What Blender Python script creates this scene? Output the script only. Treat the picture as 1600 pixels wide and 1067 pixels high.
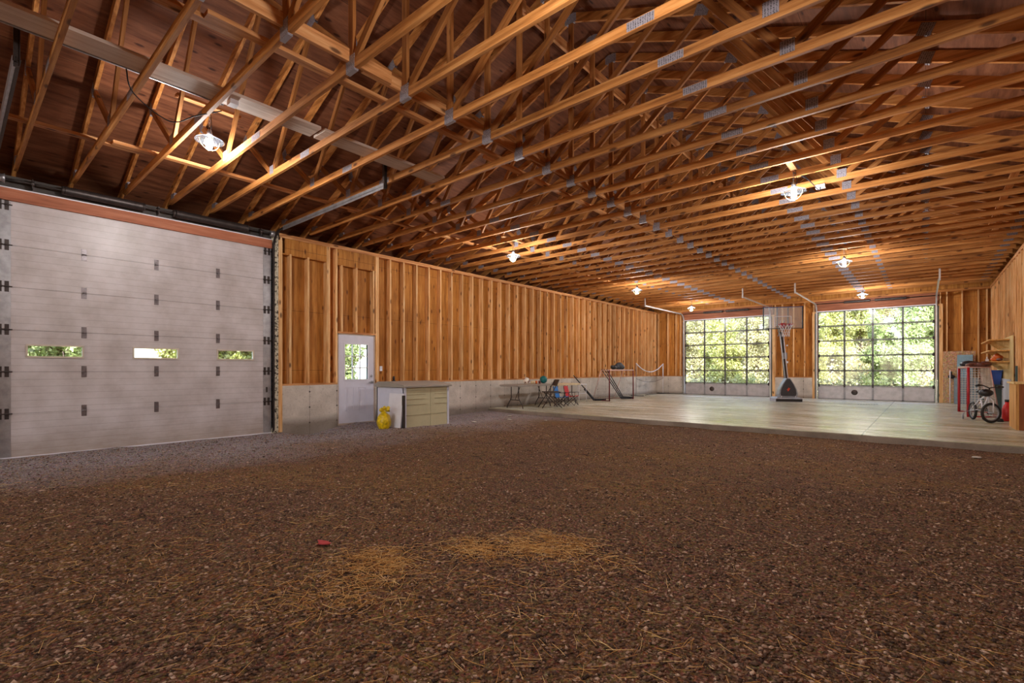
import bpy, bmesh, math, random
import numpy as np
from mathutils import Vector, Matrix, noise
random.seed(7)
RNG = np.random.default_rng(11)
C = bpy.context.scene.collection
for o in list(bpy.data.objects): bpy.data.objects.remove(o)

# ------------------------------------------------------------------ camera, sky, sun, exposure
YAW = math.radians(40.56); FPX = 754.78; CAMH = 1.245
cd = bpy.data.cameras.new('camera'); cam = bpy.data.objects.new('camera', cd); C.objects.link(cam)
cam.location = (0, 0, CAMH); cam.rotation_euler = (math.pi/2, 0, YAW)
cd.sensor_fit = 'HORIZONTAL'; cd.sensor_width = 36; cd.lens = 36*FPX/1600
cd.shift_y = (576.83-533.5)/1600; cd.clip_start = .05; cd.clip_end = 400
bpy.context.scene.camera = cam
W = bpy.data.worlds.new('sky'); bpy.context.scene.world = W; W.use_nodes = True
wn = W.node_tree.nodes; wl = W.node_tree.links
sky = wn.new('ShaderNodeTexSky'); sky.sky_type = 'NISHITA'; sky.sun_disc = False
sky.sun_elevation = math.radians(48); sky.sun_rotation = math.radians(150); sky.dust_density = 1.5
wn['Background'].inputs[1].default_value = .34
wl.new(sky.outputs[0], wn['Background'].inputs[0])
sd = bpy.data.lights.new('sun', 'SUN'); sd.energy = 4.6; sd.angle = .01; sd.color = (1, .96, .86)
sun = bpy.data.objects.new('sun', sd); C.objects.link(sun)
sun.rotation_euler = Vector((-.42, .72, -.80)).to_track_quat('-Z', 'Y').to_euler()
VS = bpy.context.scene.view_settings
VS.view_transform = 'Standard'; VS.look = 'None'; VS.gamma = 1; VS.use_curve_mapping = False
VS.exposure = 1.74
LAMP_W = 46

# ------------------------------------------------------------------ helpers
LW, RW, FW, BW = -9.707, 1.593, 21.94, -12.0
CX = (LW+RW)/2; ZC = 4.02; ZP = 3.94; ZS = .915; SL = .11; YE = 10.29

class MB:
    def __init__(s): s.v = []; s.f = []; s.sm = []
    def add(s, vs, fs, smooth=False):
        n = len(s.v); s.v += [tuple(p) for p in vs]
        for f in fs: s.f.append(tuple(i+n for i in f)); s.sm.append(smooth)
        return s
    def box(s, a, b):
        x0, y0, z0 = a; x1, y1, z1 = b
        v = [(x, y, z) for x in (x0, x1) for y in (y0, y1) for z in (z0, z1)]
        return s.add(v, [(0,1,3,2), (4,6,7,5), (0,4,5,1), (2,3,7,6), (0,2,6,4), (1,5,7,3)])
    def beam(s, p, q, w, h, side=(0, 1, 0)):
        """bar from p to q, w wide along `side`, h deep across"""
        p, q = Vector(p), Vector(q); d = (q-p).normalized(); sd_ = Vector(side)
        sd_ = (sd_-d*sd_.dot(d)).normalized(); u = d.cross(sd_)
        v = [c+sd_*(a*w/2)+u*(b*h/2) for c in (p, q) for a in (-1, 1) for b in (-1, 1)]
        return s.add(v, [(0,1,3,2), (4,6,7,5), (0,4,5,1), (2,3,7,6), (0,2,6,4), (1,5,7,3)])
    def tube(s, pts, r, seg=8, closed=False):
        pts = [Vector(p) for p in pts]; n = len(pts); rings = []
        up = None
        for i, p in enumerate(pts):
            a = pts[i-1] if (i or closed) else p; b = pts[(i+1) % n] if (i < n-1 or closed) else p
            t = (b-a).normalized()
            if up is None: up = t.orthogonal().normalized()
            up = (up-t*up.dot(t)); up = up.normalized() if up.length > 1e-6 else t.orthogonal().normalized()
            w = t.cross(up); rr = r[i] if isinstance(r, (list, tuple)) else r
            rings.append([p+(up*math.cos(k*2*math.pi/seg)+w*math.sin(k*2*math.pi/seg))*rr for k in range(seg)])
        vs = [v for g in rings for v in g]; fs = []
        for i in range(n if closed else n-1):
            j = (i+1) % n
            for k in range(seg):
                l = (k+1) % seg; fs.append((i*seg+k, i*seg+l, j*seg+l, j*seg+k))
        if not closed:
            fs.append(tuple(range(seg-1, -1, -1))); fs.append(tuple((n-1)*seg+k for k in range(seg)))
        return s.add(vs, fs, True)
    def lathe(s, prof, c=(0, 0, 0), seg=24, axis='Z'):
        vs = []
        for r, z in prof:
            for k in range(seg):
                a = 2*math.pi*k/seg; x, y = r*math.cos(a), r*math.sin(a)
                p = (x, y, z) if axis == 'Z' else ((x, z, y) if axis == 'Y' else (z, x, y))
                vs.append((c[0]+p[0], c[1]+p[1], c[2]+p[2]))
        fs = [(i*seg+k, i*seg+(k+1) % seg, (i+1)*seg+(k+1) % seg, (i+1)*seg+k) for i in range(len(prof)-1) for k in range(seg)]
        return s.add(vs, fs, True)
    def ball(s, c, r, sx=1, sy=1, sz=1, seg=14, jit=0):
        n = seg//2; vs = []; fs = []
        for i in range(n+1):
            t = math.pi*i/n
            for k in range(seg):
                a = 2*math.pi*k/seg; j = 1+random.uniform(-jit, jit)
                vs.append((c[0]+r*sx*math.sin(t)*math.cos(a)*j, c[1]+r*sy*math.sin(t)*math.sin(a)*j, c[2]+r*sz*math.cos(t)*j))
        for i in range(n):
            for k in range(seg): fs.append((i*seg+k, i*seg+(k+1) % seg, (i+1)*seg+(k+1) % seg, (i+1)*seg+k))
        return s.add(vs, fs, True)
    def prism(s, poly, y0, y1, ax='Y'):
        """poly: 2-D outline, extruded along ax"""
        def P(a, b, t): return (a, t, b) if ax == 'Y' else ((t, a, b) if ax == 'X' else (a, b, t))
        n = len(poly); vs = [P(a, b, y0) for a, b in poly]+[P(a, b, y1) for a, b in poly]
        fs = [tuple(range(n)), tuple(range(2*n-1, n-1, -1))]+[(i, (i+1) % n, n+(i+1) % n, n+i) for i in range(n)]
        return s.add(vs, fs)
    def mesh(s, name, mat):
        me = bpy.data.meshes.new(name); me.from_pydata(s.v, [], s.f); me.update()
        for p, q in zip(me.polygons, s.sm): p.use_smooth = q
        bm = bmesh.new(); bm.from_mesh(me)
        bmesh.ops.remove_doubles(bm, verts=bm.verts, dist=1e-6)
        bmesh.ops.recalc_face_normals(bm, faces=bm.faces); bm.to_mesh(me); bm.free()
        for m in (mat if isinstance(mat, (list, tuple)) else [mat]): me.materials.append(m)
        return me
    def build(s, name, mat, parent=None, loc=None, label=None):
        o = bpy.data.objects.new(name, s.mesh(name, mat)); C.objects.link(o)
        if parent: o.parent = parent
        if loc: o.location = loc
        if label: o['label'] = label
        return o
def tag(o, label=None, cat=None, group=None, kind=None):
    if label: o['label'] = label
    if cat: o['category'] = cat
    if group: o['group'] = group
    if kind: o['kind'] = kind
    return o
def thing(name, label, cat, loc=(0, 0, 0), rz=0, group=None):
    o = bpy.data.objects.new(name, None); C.objects.link(o); o.empty_display_size = .2
    o.location = loc; o.rotation_euler = (0, 0, rz); return tag(o, label, cat, group)
def copy_tree(o, parent=None):
    c = o.copy(); C.objects.link(c); c.parent = parent
    for ch in list(o.children): copy_tree(ch, c)
    return c

# ------------------------------------------------------------------ materials
def lin(r, g, b):
    f = lambda c: (c/255/12.92) if c/255 <= .04045 else ((c/255+.055)/1.055)**2.4
    return (f(r), f(g), f(b), 1)
class NT:
    def __init__(s, name):
        s.m = bpy.data.materials.new(name); s.m.use_nodes = True; s.n = s.m.node_tree.nodes; s.l = s.m.node_tree.links
        s.b = s.n['Principled BSDF']; s.out = s.n['Material Output']
    def new(s, t, **k):
        n = s.n.new('ShaderNode'+t)
        for a, v in k.items(): setattr(n, a, v)
        return n
    def link(s, a, b): s.l.new(a, b)
    def coord(s, scale=(1, 1, 1), rnd=True, space='Object'):
        tc = s.new('TexCoord'); mp = s.new('Mapping'); mp.inputs['Scale'].default_value = scale
        if rnd:
            oi = s.new('ObjectInfo'); ml = s.new('VectorMath', operation='SCALE'); cb = s.new('CombineXYZ')
            for i in range(3): s.link(oi.outputs['Random'], cb.inputs[i])
            s.link(cb.outputs[0], ml.inputs[0]); ml.inputs['Scale'].default_value = 37.3
            ad = s.new('VectorMath', operation='ADD'); s.link(tc.outputs[space], ad.inputs[0]); s.link(ml.outputs[0], ad.inputs[1])
            s.link(ad.outputs[0], mp.inputs[0])
        else: s.link(tc.outputs[space], mp.inputs[0])
        return mp.outputs[0]
    def noise(s, vec, sc, det=4, rough=.55):
        n = s.new('TexNoise'); s.link(vec, n.inputs['Vector']); n.inputs['Scale'].default_value = sc
        n.inputs['Detail'].default_value = det; n.inputs['Roughness'].default_value = rough; return n.outputs['Fac']
    def ramp(s, fac, stops):
        r = s.new('ValToRGB'); s.link(fac, r.inputs[0]); e = r.color_ramp.elements
        while len(e) < len(stops): e.new(.5)
        for k, (p, c) in enumerate(stops): e[k].position = p; e[k].color = c if len(c) == 4 else (*c, 1)
        return r.outputs[0]
    def mix(s, fac, a, b, mode='MIX'):
        m = s.new('Mix', data_type='RGBA', blend_type=mode)
        if isinstance(fac, (int, float)): m.inputs[0].default_value = fac
        else: s.link(fac, m.inputs[0])
        for i, x in ((6, a), (7, b)):
            if isinstance(x, tuple): m.inputs[i].default_value = x
            else: s.link(x, m.inputs[i])
        return m.outputs[2]
    def math(s, op, a, b=None, clamp=False):
        m = s.new('Math', operation=op, use_clamp=clamp)
        for i, x in enumerate((a, b)):
            if x is None: continue
            if isinstance(x, (int, float)): m.inputs[i].default_value = x
            else: s.link(x, m.inputs[i])
        return m.outputs[0]
    def bump(s, h, st, d=.01):
        b = s.new('Bump'); b.inputs['Strength'].default_value = st; b.inputs['Distance'].default_value = d
        s.link(h, b.inputs['Height']); s.link(b.outputs[0], s.b.inputs['Normal'])
    def fin(s, col=None, rough=.6, metal=0, spec=None):
        if col is not None:
            if isinstance(col, tuple): s.b.inputs['Base Color'].default_value = col
            else: s.link(col, s.b.inputs['Base Color'])
        if isinstance(rough, (int, float)): s.b.inputs['Roughness'].default_value = rough
        else: s.link(rough, s.b.inputs['Roughness'])
        s.b.inputs['Metallic'].default_value = metal
        if spec is not None: s.b.inputs['Specular IOR Level'].default_value = spec
        return s.m
def wood(name, axis, dark, mid, light, knots=True, rough=.65, var=.35):
    t = NT(name); sc = [14, 14, 14]; sc['XYZ'.index(axis)] = .9
    v = t.coord(tuple(sc)); g = t.noise(v, 1.6, 5, .6)
    col = t.ramp(g, [(.28, dark), (.5, mid), (.72, light)])
    oi = t.new('ObjectInfo'); rv = t.math('MULTIPLY_ADD', oi.outputs['Random'], var); t.n[-1].inputs[2].default_value = 1-var/2
    col = t.mix(1, col, t.new('CombineColor').outputs[0], 'MULTIPLY') if False else col
    hs = t.new('HueSaturation'); t.link(col, hs.inputs['Color']); t.link(rv, hs.inputs['Value']); col = hs.outputs[0]
    if knots:
        sk = [7, 7, 7]; sk['XYZ'.index(axis)] = 2.6
        vk = t.coord(tuple(sk)); vo = t.new('TexVoronoi'); t.link(vk, vo.inputs['Vector']); vo.inputs['Scale'].default_value = 1
        k = t.ramp(vo.outputs['Distance'], [(.10, (1, 1, 1)), (.19, (0, 0, 0))])
        col = t.mix(t.math('MULTIPLY', k, .8), col, lin(60, 26, 12))
    t.bump(g, .25, .004); return t.fin(col, rough, spec=.3)
WX = wood('truss_lumber', 'X', lin(124, 74, 32), lin(184, 120, 60), lin(212, 154, 92))
WZ = wood('stud_lumber', 'Z', lin(176, 120, 66), lin(224, 172, 114), lin(244, 210, 160))
WY = wood('brace_lumber', 'Y', lin(150, 92, 48), lin(198, 136, 82), lin(222, 172, 120))
WGREY = wood('weathered_plank', 'Y', lin(186, 164, 148), lin(212, 196, 184), lin(226, 214, 204), knots=False)
WHDR = wood('header_board', 'Y', lin(150, 88, 62), lin(182, 112, 82), lin(200, 134, 102), knots=False)
WHDRX = wood('laminated_header', 'X', lin(112, 64, 42), lin(140, 84, 58), lin(160, 104, 74), knots=False)
WCAB = wood('cabinet_wood', 'Z', lin(150, 96, 44), lin(205, 150, 84), lin(228, 182, 112), knots=False)
WCABD = wood('cabinet_dark', 'Z', lin(110, 58, 26), lin(150, 84, 42), lin(170, 100, 52), knots=False)
PLYR = wood('bright_plywood', 'Z', lin(196, 160, 100), lin(222, 190, 130), lin(236, 210, 158), knots=False)

def plywood(name, dark, mid, light, sheet, seam_axis, speck=lin(50, 22, 12)):
    t = NT(name); sc = {'X': (1.2, 10, 10), 'Y': (10, 1.2, 10), 'Z': (10, 10, 1.0)}[seam_axis]
    v = t.coord(sc, rnd=False); g = t.noise(v, 1.4, 6, .65)
    col = t.ramp(g, [(.28, dark), (.5, mid), (.74, light)])
    big = t.noise(t.coord((.8, .8, .8), rnd=False), 1.3, 2)
    col = t.mix(t.ramp(big, [(.35, (0, 0, 0)), (.7, (.45, .45, .45))]), col, dark)
    vk = t.coord({'X': (2.2, 6, 6), 'Y': (6, 2.2, 6), 'Z': (6, 6, 2)}[seam_axis], rnd=False)
    vo = t.new('TexVoronoi'); t.link(vk, vo.inputs['Vector']); vo.inputs['Scale'].default_value = 1.2
    k = t.ramp(vo.outputs['Distance'], [(.09, (1, 1, 1)), (.17, (0, 0, 0))])
    col = t.mix(t.math('MULTIPLY', k, .85), col, speck)
    if sheet:
        tc = t.new('TexCoord'); sp = t.new('SeparateXYZ'); t.link(tc.outputs['Object'], sp.inputs[0])
        for ax, per in sheet:
            f = t.math('FRACT', t.math('DIVIDE', sp.outputs[ax], per)); w = .006/per
            ln = t.math('LESS_THAN', f, w); col = t.mix(t.math('MULTIPLY', ln, .75), col, lin(35, 18, 10))
    t.bump(g, .2, .004); return t.fin(col, .7, spec=.25)
PLYW = plywood('wall_plywood', lin(128, 78, 30), lin(186, 122, 54), lin(212, 154, 80), [(2, 1.22)], 'Z', lin(90, 46, 20))
PLYWX = PLYW
PLYC = plywood('roof_plywood', lin(80, 44, 26), lin(122, 74, 48), lin(154, 102, 70), [(1, 2.44), (0, 1.13)], 'Y')

def osb():
    t = NT('strand_board'); v = t.coord((9, 9, 9), rnd=False); vo = t.new('TexVoronoi'); t.link(v, vo.inputs['Vector']); vo.inputs['Scale'].default_value = 3
    col = t.ramp(t.noise(v, 2.5, 4, .7), [(.3, lin(130, 92, 60)), (.5, lin(188, 146, 108)), (.7, lin(214, 182, 150))])
    col = t.mix(.35, col, vo.outputs['Color'], 'SOFT_LIGHT'); return t.fin(col, .7)
OSB = osb()
def concrete(name, base, dark, form=True):
    t = NT(name); v = t.coord((1, 1, 1), rnd=False)
    n1 = t.noise(v, 1.8, 5, .6); n2 = t.noise(v, 26, 4, .7)
    col = t.ramp(n1, [(.3, dark), (.65, base)])
    col = t.mix(t.ramp(n2, [(.30, (.55, .55, .55)), (.44, (0, 0, 0))]), col, lin(96, 84, 76))
    if form:
        tc = t.new('TexCoord'); sp = t.new('SeparateXYZ'); t.link(tc.outputs['Object'], sp.inputs[0])
        run = t.math('ADD', sp.outputs[0], sp.outputs[1])
        f = t.math('FRACT', t.math('DIVIDE', run, .61))
        ln = t.math('LESS_THAN', f, .016); col = t.mix(t.math('MULTIPLY', ln, .55), col, lin(70, 60, 54))
        # tie marks: little dark spots in three rows on every form joint
        fx = t.math('MULTIPLY', t.math('PINGPONG', t.math('ADD', run, -.005), .305), 1)
        fz = t.math('PINGPONG', t.math('ADD', sp.outputs[2], -.14), .16)
        d = t.math('POWER', t.math('ADD', t.math('POWER', fx, 2), t.math('POWER', fz, 2)), .5)
        col = t.mix(t.math('MULTIPLY', t.math('LESS_THAN', d, .018), .85), col, lin(38, 34, 32))
        # mud splashed low down on the wall
        z = t.ramp(t.math('ADD', sp.outputs[2], t.math('MULTIPLY', n1, -.25)), [(0, (.7, .7, .7)), (.16, (0, 0, 0))])
        col = t.mix(z, col, lin(92, 76, 62))
    t.bump(n2, .3, .004); return t.fin(col, .85)
CONC = concrete('stem_wall_concrete', lin(212, 202, 192), lin(172, 162, 152))

def slab_mat():
    t = NT('slab_concrete'); v = t.coord((.22, 2.4, 1), rnd=False)
    n1 = t.noise(v, 1.6, 7, .68); n2 = t.noise(t.coord((.6, 1, 1), rnd=False), .7, 5, .6); n3 = t.noise(t.coord((.5, 6, 1), rnd=False), 2.2, 5, .65); n4 = t.noise(t.coord((1, 1, 1), rnd=False), 30, 4, .7)
    col = t.ramp(n1, [(.36, lin(140, 134, 98)), (.47, lin(202, 200, 174)), (.6, lin(236, 236, 228))])
    col = t.mix(t.ramp(n2, [(.42, (0, 0, 0)), (.6, (.55, .55, .55))]), col, lin(140, 128, 82))
    col = t.mix(t.ramp(n3, [(.50, (0, 0, 0)), (.64, (.5, .5, .5))]), col, lin(100, 84, 56))
    col = t.mix(t.ramp(n4, [(.3, (.35, .35, .35)), (.45, (0, 0, 0))]), col, lin(90, 80, 60))
    tc = t.new('TexCoord'); sp = t.new('SeparateXYZ'); t.link(tc.outputs['Object'], sp.inputs[0])
    ln = t.math('LESS_THAN', t.math('ABSOLUTE', t.math('SUBTRACT', sp.outputs[0], -.836)), .012)
    col = t.mix(t.math('MULTIPLY', ln, .8), col, lin(60, 52, 40))
    t.bump(n1, .3, .01)
    return t.fin(col, t.ramp(n3, [(.36, (.16, .16, .16)), (.62, (.5, .5, .5))]), spec=.8)
SLAB = slab_mat()

def gravel_mat():
    t = NT('gravel_ground'); v = t.coord((1, 1, 1), rnd=False)
    f = t.noise(v, 55, 5, .7); m = t.noise(v, 7, 5, .65); b = t.noise(v, .55, 4, .55)
    vo = t.new('TexVoronoi'); t.link(v, vo.inputs['Vector']); vo.inputs['Scale'].default_value = 60
    brown = t.ramp(f, [(.3, lin(36, 24, 18)), (.5, lin(106, 76, 56)), (.68, lin(176, 140, 112))])
    straw = t.ramp(f, [(.3, lin(66, 44, 24)), (.5, lin(126, 92, 54)), (.7, lin(182, 146, 98))])
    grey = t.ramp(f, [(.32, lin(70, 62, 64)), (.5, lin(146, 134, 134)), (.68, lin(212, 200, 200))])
    col = t.mix(t.ramp(t.math('ADD', b, t.math('MULTIPLY', m, .4)), [(.62, (0, 0, 0)), (.86, (.8, .8, .8))]), brown, straw)
    # clean grey gravel along overhead door and left wall, plus daylight spill painted in
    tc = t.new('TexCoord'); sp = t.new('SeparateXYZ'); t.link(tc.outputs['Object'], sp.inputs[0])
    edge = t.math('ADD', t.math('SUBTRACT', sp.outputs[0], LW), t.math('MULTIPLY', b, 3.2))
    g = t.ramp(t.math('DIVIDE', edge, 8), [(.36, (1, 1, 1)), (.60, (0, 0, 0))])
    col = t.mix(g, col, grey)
    col = t.mix(.3, col, vo.outputs['Color'], 'SOFT_LIGHT')
    dk = t.ramp(m, [(.30, (.7, .7, .7)), (.46, (0, 0, 0))]); col = t.mix(dk, col, lin(34, 24, 18))
    h = t.math('ADD', t.math('MULTIPLY', f, .6), t.math('MULTIPLY', m, .6)); t.bump(h, 1.0, .03)
    return t.fin(col, .95, spec=.15)
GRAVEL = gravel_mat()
def stone_mat():
    t = NT('loose_gravel'); g = t.new('NewGeometry')
    col = t.ramp(g.outputs['Random Per Island'], [(0, lin(50, 34, 26)), (.3, lin(96, 70, 54)), (.6, lin(126, 94, 72)), (.88, lin(156, 124, 102)), (1, lin(206, 174, 150))])
    return t.fin(col, .85, spec=.3)
STONE = stone_mat()
def straw_mat():
    t = NT('straw'); g = t.new('NewGeometry')
    return t.fin(t.ramp(g.outputs['Random Per Island'], [(0, lin(140, 88, 34)), (.5, lin(208, 150, 70)), (1, lin(240, 204, 140))]), .7)
STRAW = straw_mat()
def plain(name, c, rough=.5, metal=0, var=.12, sc=6, spec=None, bump=0):
    t = NT(name); n = t.noise(t.coord((1, 1, 1)), sc, 4, .6); c2 = tuple(x*(1-var*2) for x in c[:3])+(1,)
    col = t.ramp(n, [(.3, c2), (.62, c)])
    if bump: t.bump(n, bump, .01)
    return t.fin(col, rough, metal, spec)
STEEL = plain('galvanised_steel', lin(176, 176, 180), .38, .75, .15, 9)
DKSTEEL = plain('dark_oily_steel', lin(74, 66, 64), .45, .6, .2, 12)
WSTEEL = plain('track_steel', lin(205, 200, 198), .35, .5, .1, 8)
DOORW = None
def door_panel_mat():
    t = NT('ribbed_steel_door'); v = t.coord((1, 1, 1), rnd=False)
    tc = t.new('TexCoord'); sp = t.new('SeparateXYZ'); t.link(tc.outputs['Object'], sp.inputs[0])
    n = t.noise(v, 2.2, 5, .6); n2 = t.noise(t.coord((1, .5, 3), rnd=False), 9, 4, .7)
    col = t.ramp(n, [(.3, lin(172, 162, 160)), (.65, lin(200, 192, 194))])
    z = t.math('DIVIDE', sp.outputs[2], .0995); f = t.math('FRACT', z)
    rib = t.math('LESS_THAN', f, .08); col = t.mix(t.math('MULTIPLY', rib, .28), col, lin(110, 98, 92))
    z2 = t.ramp(t.math('ADD', t.math('DIVIDE', sp.outputs[2], 4), t.math('MULTIPLY', n2, .12)), [(.06, (.5, .5, .5)), (.16, (0, 0, 0))])
    col = t.mix(z2, col, lin(140, 118, 92))
    col = t.mix(t.ramp(n2, [(.64, (0, 0, 0)), (.78, (.35, .35, .35))]), col, lin(128, 110, 92))
    t.bump(rib, -.6, .004); return t.fin(col, .38, spec=.5)
DOORM = door_panel_mat()
WHITE = plain('white_paint', lin(226, 224, 232), .4, 0, .04)
DOORWHITE = plain('white_door_paint', lin(214, 212, 226), .4, 0, .04)
DARKRUB = plain('black_rubber', lin(30, 28, 28), .6)
BLACK = plain('black_plastic', lin(34, 34, 38), .4)
GREYP = plain('grey_plastic', lin(150, 148, 152), .45)
ALU = plain('dark_aluminium_frame', lin(96, 98, 96), .4, .4)
ALUP = plain('brushed_bottom_panel', lin(186, 180, 184), .35, .2)
PEEL = None
def peel_mat():
    t = NT('flaking_white_foam'); v = t.coord((1, 1, 1), rnd=False); n = t.noise(v, 22, 6, .75)
    col = t.ramp(n, [(.42, lin(46, 40, 36)), (.5, lin(206, 196, 172)), (.7, lin(226, 220, 204))]); t.bump(n, .9, .03)
    return t.fin(col, .9)
PEEL = peel_mat()
PLATE = None
def plate_mat():
    t = NT('toothed_truss_plate'); tc = t.new('TexCoord'); mp = t.new('Mapping'); mp.inputs['Scale'].default_value = (48, 1, 72)
    t.link(tc.outputs['Object'], mp.inputs[0]); vo = t.new('TexVoronoi'); vo.inputs['Randomness'].default_value = .25; t.link(mp.outputs[0], vo.inputs['Vector']); vo.inputs['Scale'].default_value = 1
    col = t.ramp(vo.outputs['Distance'], [(.25, lin(40, 36, 40)), (.36, lin(164, 158, 166))])
    return t.fin(col, .4, .3)
PLATE = plate_mat()
TAN = plain('tan_resin', lin(192, 184, 150), .5, 0, .04)
TANLID = plain('taupe_resin_lid', lin(150, 142, 132), .5, 0, .05)
LILAC = plain('pale_resin_side', lin(205, 206, 222), .5, 0, .04)
YEL = plain('yellow_plastic_bag', lin(236, 200, 20), .35, 0, .3, 20, bump=.5)
TABLE = plain('speckled_table_top', lin(170, 160, 150), .5)
CHAIRM = plain('brown_metal_chair', lin(66, 54, 48), .45)
BLUEF = plain('blue_canvas', lin(30, 120, 200), .7)
REDF = plain('red_canvas', lin(205, 34, 44), .7)
REDP = plain('red_paint', lin(176, 26, 38), .4)
DRED = plain('dark_red_paint', lin(110, 40, 40), .4)
REDJ = plain('red_plastic', lin(214, 32, 32), .4)
NETM = plain('white_netting', lin(228, 218, 210), .7)
BNET = plain('black_cord', lin(36, 32, 34), .7)
TEAL = plain('teal_ball', lin(20, 110, 112), .4)
CREAM = plain('cream_plastic', lin(228, 206, 164), .5)
ORANGE = plain('orange_plastic', lin(226, 110, 40), .45)
CYAN = plain('pale_blue_board', lin(140, 176, 196), .6)
BLUEB = plain('blue_plastic_bin', lin(34, 78, 170), .45)
TEALP = plain('green_grey_board', lin(72, 92, 88), .6)
LEATHER = plain('brown_glove_leather', lin(112, 60, 44), .6, 0, .3, 14)
DKGREY = plain('charcoal_pads', lin(70, 72, 78), .6, 0, .3, 14)
PAPER = plain('pale_scrap', lin(212, 200, 188), .8)
PINKR = plain('faded_red_scrap', lin(190, 60, 60), .7)
ORR = plain('orange_red_mark', lin(214, 70, 40), .5)
def soccer_mat():
    t = NT('patched_ball'); vo = t.new('TexVoronoi'); t.link(t.coord((1, 1, 1), rnd=False), vo.inputs['Vector']); vo.inputs['Scale'].default_value = 9
    return t.fin(t.ramp(vo.outputs['Distance'], [(.32, lin(120, 60, 44)), (.4, lin(232, 222, 210))]), .4)
SOCCER = soccer_mat()
def glass(name, tint=(.97, 1, .98), clear=.9):
    t = NT(name); t.n.remove(t.b); tr = t.new('BsdfTransparent'); tr.inputs[0].default_value = (*tint, 1)
    gl = t.new('BsdfGlossy'); gl.inputs['Roughness'].default_value = .03 if clear > .9 else .45; mx = t.new('MixShader')
    mx.inputs[0].default_value = 1-clear; t.link(tr.outputs[0], mx.inputs[1]); t.link(gl.outputs[0], mx.inputs[2]); t.link(mx.outputs[0], t.out.inputs[0])
    return t.m
GLASS = glass('window_glass', clear=.965); BBG = glass('backboard_acrylic', (.86, .91, .96), .82)
def shade_mat():
    t = NT('milky_lamp_glass'); t.n.remove(t.b); tr = t.new('BsdfTransparent'); tr.inputs[0].default_value = (.9, .95, 1, 1)
    d = t.new('BsdfTranslucent'); d.inputs[0].default_value = (.25, .3, .36, 1); g = t.new('BsdfGlossy'); g.inputs['Roughness'].default_value = .2
    a = t.new('MixShader'); a.inputs[0].default_value = .3; t.link(tr.outputs[0], a.inputs[1]); t.link(d.outputs[0], a.inputs[2])
    b = t.new('MixShader'); b.inputs[0].default_value = .12; t.link(a.outputs[0], b.inputs[1]); t.link(g.outputs[0], b.inputs[2]); t.link(b.outputs[0], t.out.inputs[0])
    return t.m
SHADE = shade_mat()
def emit(name, c, st):
    t = NT(name); t.b.inputs['Base Color'].default_value = (.8, .8, .8, 1); t.b.inputs['Emission Color'].default_value = c; t.b.inputs['Emission Strength'].default_value = st; return t.m
BULB = emit('lit_bulb', (1, .97, 1, 1), 7)
GUARD = plain('lamp_wire_guard', lin(190, 196, 150), .4, .3)
def leaf_mat(name, a, b, c):
    t = NT(name); g = t.new('NewGeometry'); col = t.ramp(g.outputs['Random Per Island'], [(0, a), (.5, b), (1, c)])
    t.link(col, t.b.inputs['Base Color']); t.b.inputs['Roughness'].default_value = .6
    tl = t.new('BsdfTranslucent'); t.link(col, tl.inputs[0]); mx = t.new('MixShader'); mx.inputs[0].default_value = .35
    t.link(t.b.outputs[0], mx.inputs[1]); t.link(tl.outputs[0], mx.inputs[2]); t.link(mx.outputs[0], t.out.inputs[0]); return t.m
LEAFY = leaf_mat('yellow_green_leaves', lin(104, 84, 66), lin(204, 210, 128), lin(240, 238, 190))
LEAFG = leaf_mat('green_leaves', lin(92, 84, 66), lin(178, 198, 132), lin(232, 236, 196))
LEAFP = leaf_mat('pale_brush_twigs', lin(120, 98, 92), lin(206, 204, 150), lin(244, 238, 206))
BARK = plain('grey_bark', lin(118, 100, 96), .9, 0, .3, 9)
def grass_mat():
    t = NT('rough_grass'); n = t.noise(t.coord((1, 1, 1), rnd=False), 3, 6, .7)
    return t.fin(t.ramp(n, [(.3, lin(84, 76, 54)), (.55, lin(128, 122, 82)), (.75, lin(160, 146, 116))]), .9)
GRASS = grass_mat()
ROOFM = plain('grey_roofing', lin(90, 90, 94), .7)

# ------------------------------------------------------------------ ground, slab
def hz(x, y):
    h = .025*noise.noise(Vector((x*.9, y*.9, 0)))+.012*noise.noise(Vector((x*3.1, y*3.1, 4)))
    h -= .10*math.exp(-((x-LW-.1)**2/.7+(y-4.85)**2/.22))
    h += .05*math.exp(-((x-LW)**2/.9+(y-6.0)**2/.35))
    h += .03*math.exp(-((x-LW)**2/1.5+(y-10.2)**2/2))
    return h
nx, ny = 115, 150; xs = np.linspace(LW-.05, RW+.05, nx); ys = np.concatenate([np.linspace(BW, -1.2, 20), np.linspace(-1.1, YE+.02, ny-20)])
vs = [(x, y, hz(x, y)) for y in ys for x in xs]
fs = [(j*nx+i, j*nx+i+1, (j+1)*nx+i+1, (j+1)*nx+i) for j in range(ny-1) for i in range(nx-1)]
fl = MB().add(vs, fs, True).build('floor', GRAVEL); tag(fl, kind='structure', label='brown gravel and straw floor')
sl = MB().box((LW, YE, -.25), (RW, FW+.5, SL)).build('floor_slab', SLAB); tag(sl, kind='structure', label='pale concrete slab floor')
kb = MB().box((LW, YE-.012, -.2), (RW, YE, SL-.012)).build('trim_1', concrete('slab_edge_concrete', lin(146, 130, 116), lin(112, 98, 86), False)); tag(kb, kind='structure')
rc = MB()
for i in range(8):
    x = -1.66+i*.065; rc.box((x, 19.0+i*.055, SL), (x+.035, 19.28+i*.055, SL+.004))
rc.build('floor_drain', BLACK); d_ = bpy.data.objects['floor_drain']; tag(d_, 'dark slotted floor drain in the concrete slab in front of the right glazed door', 'drain')

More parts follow.
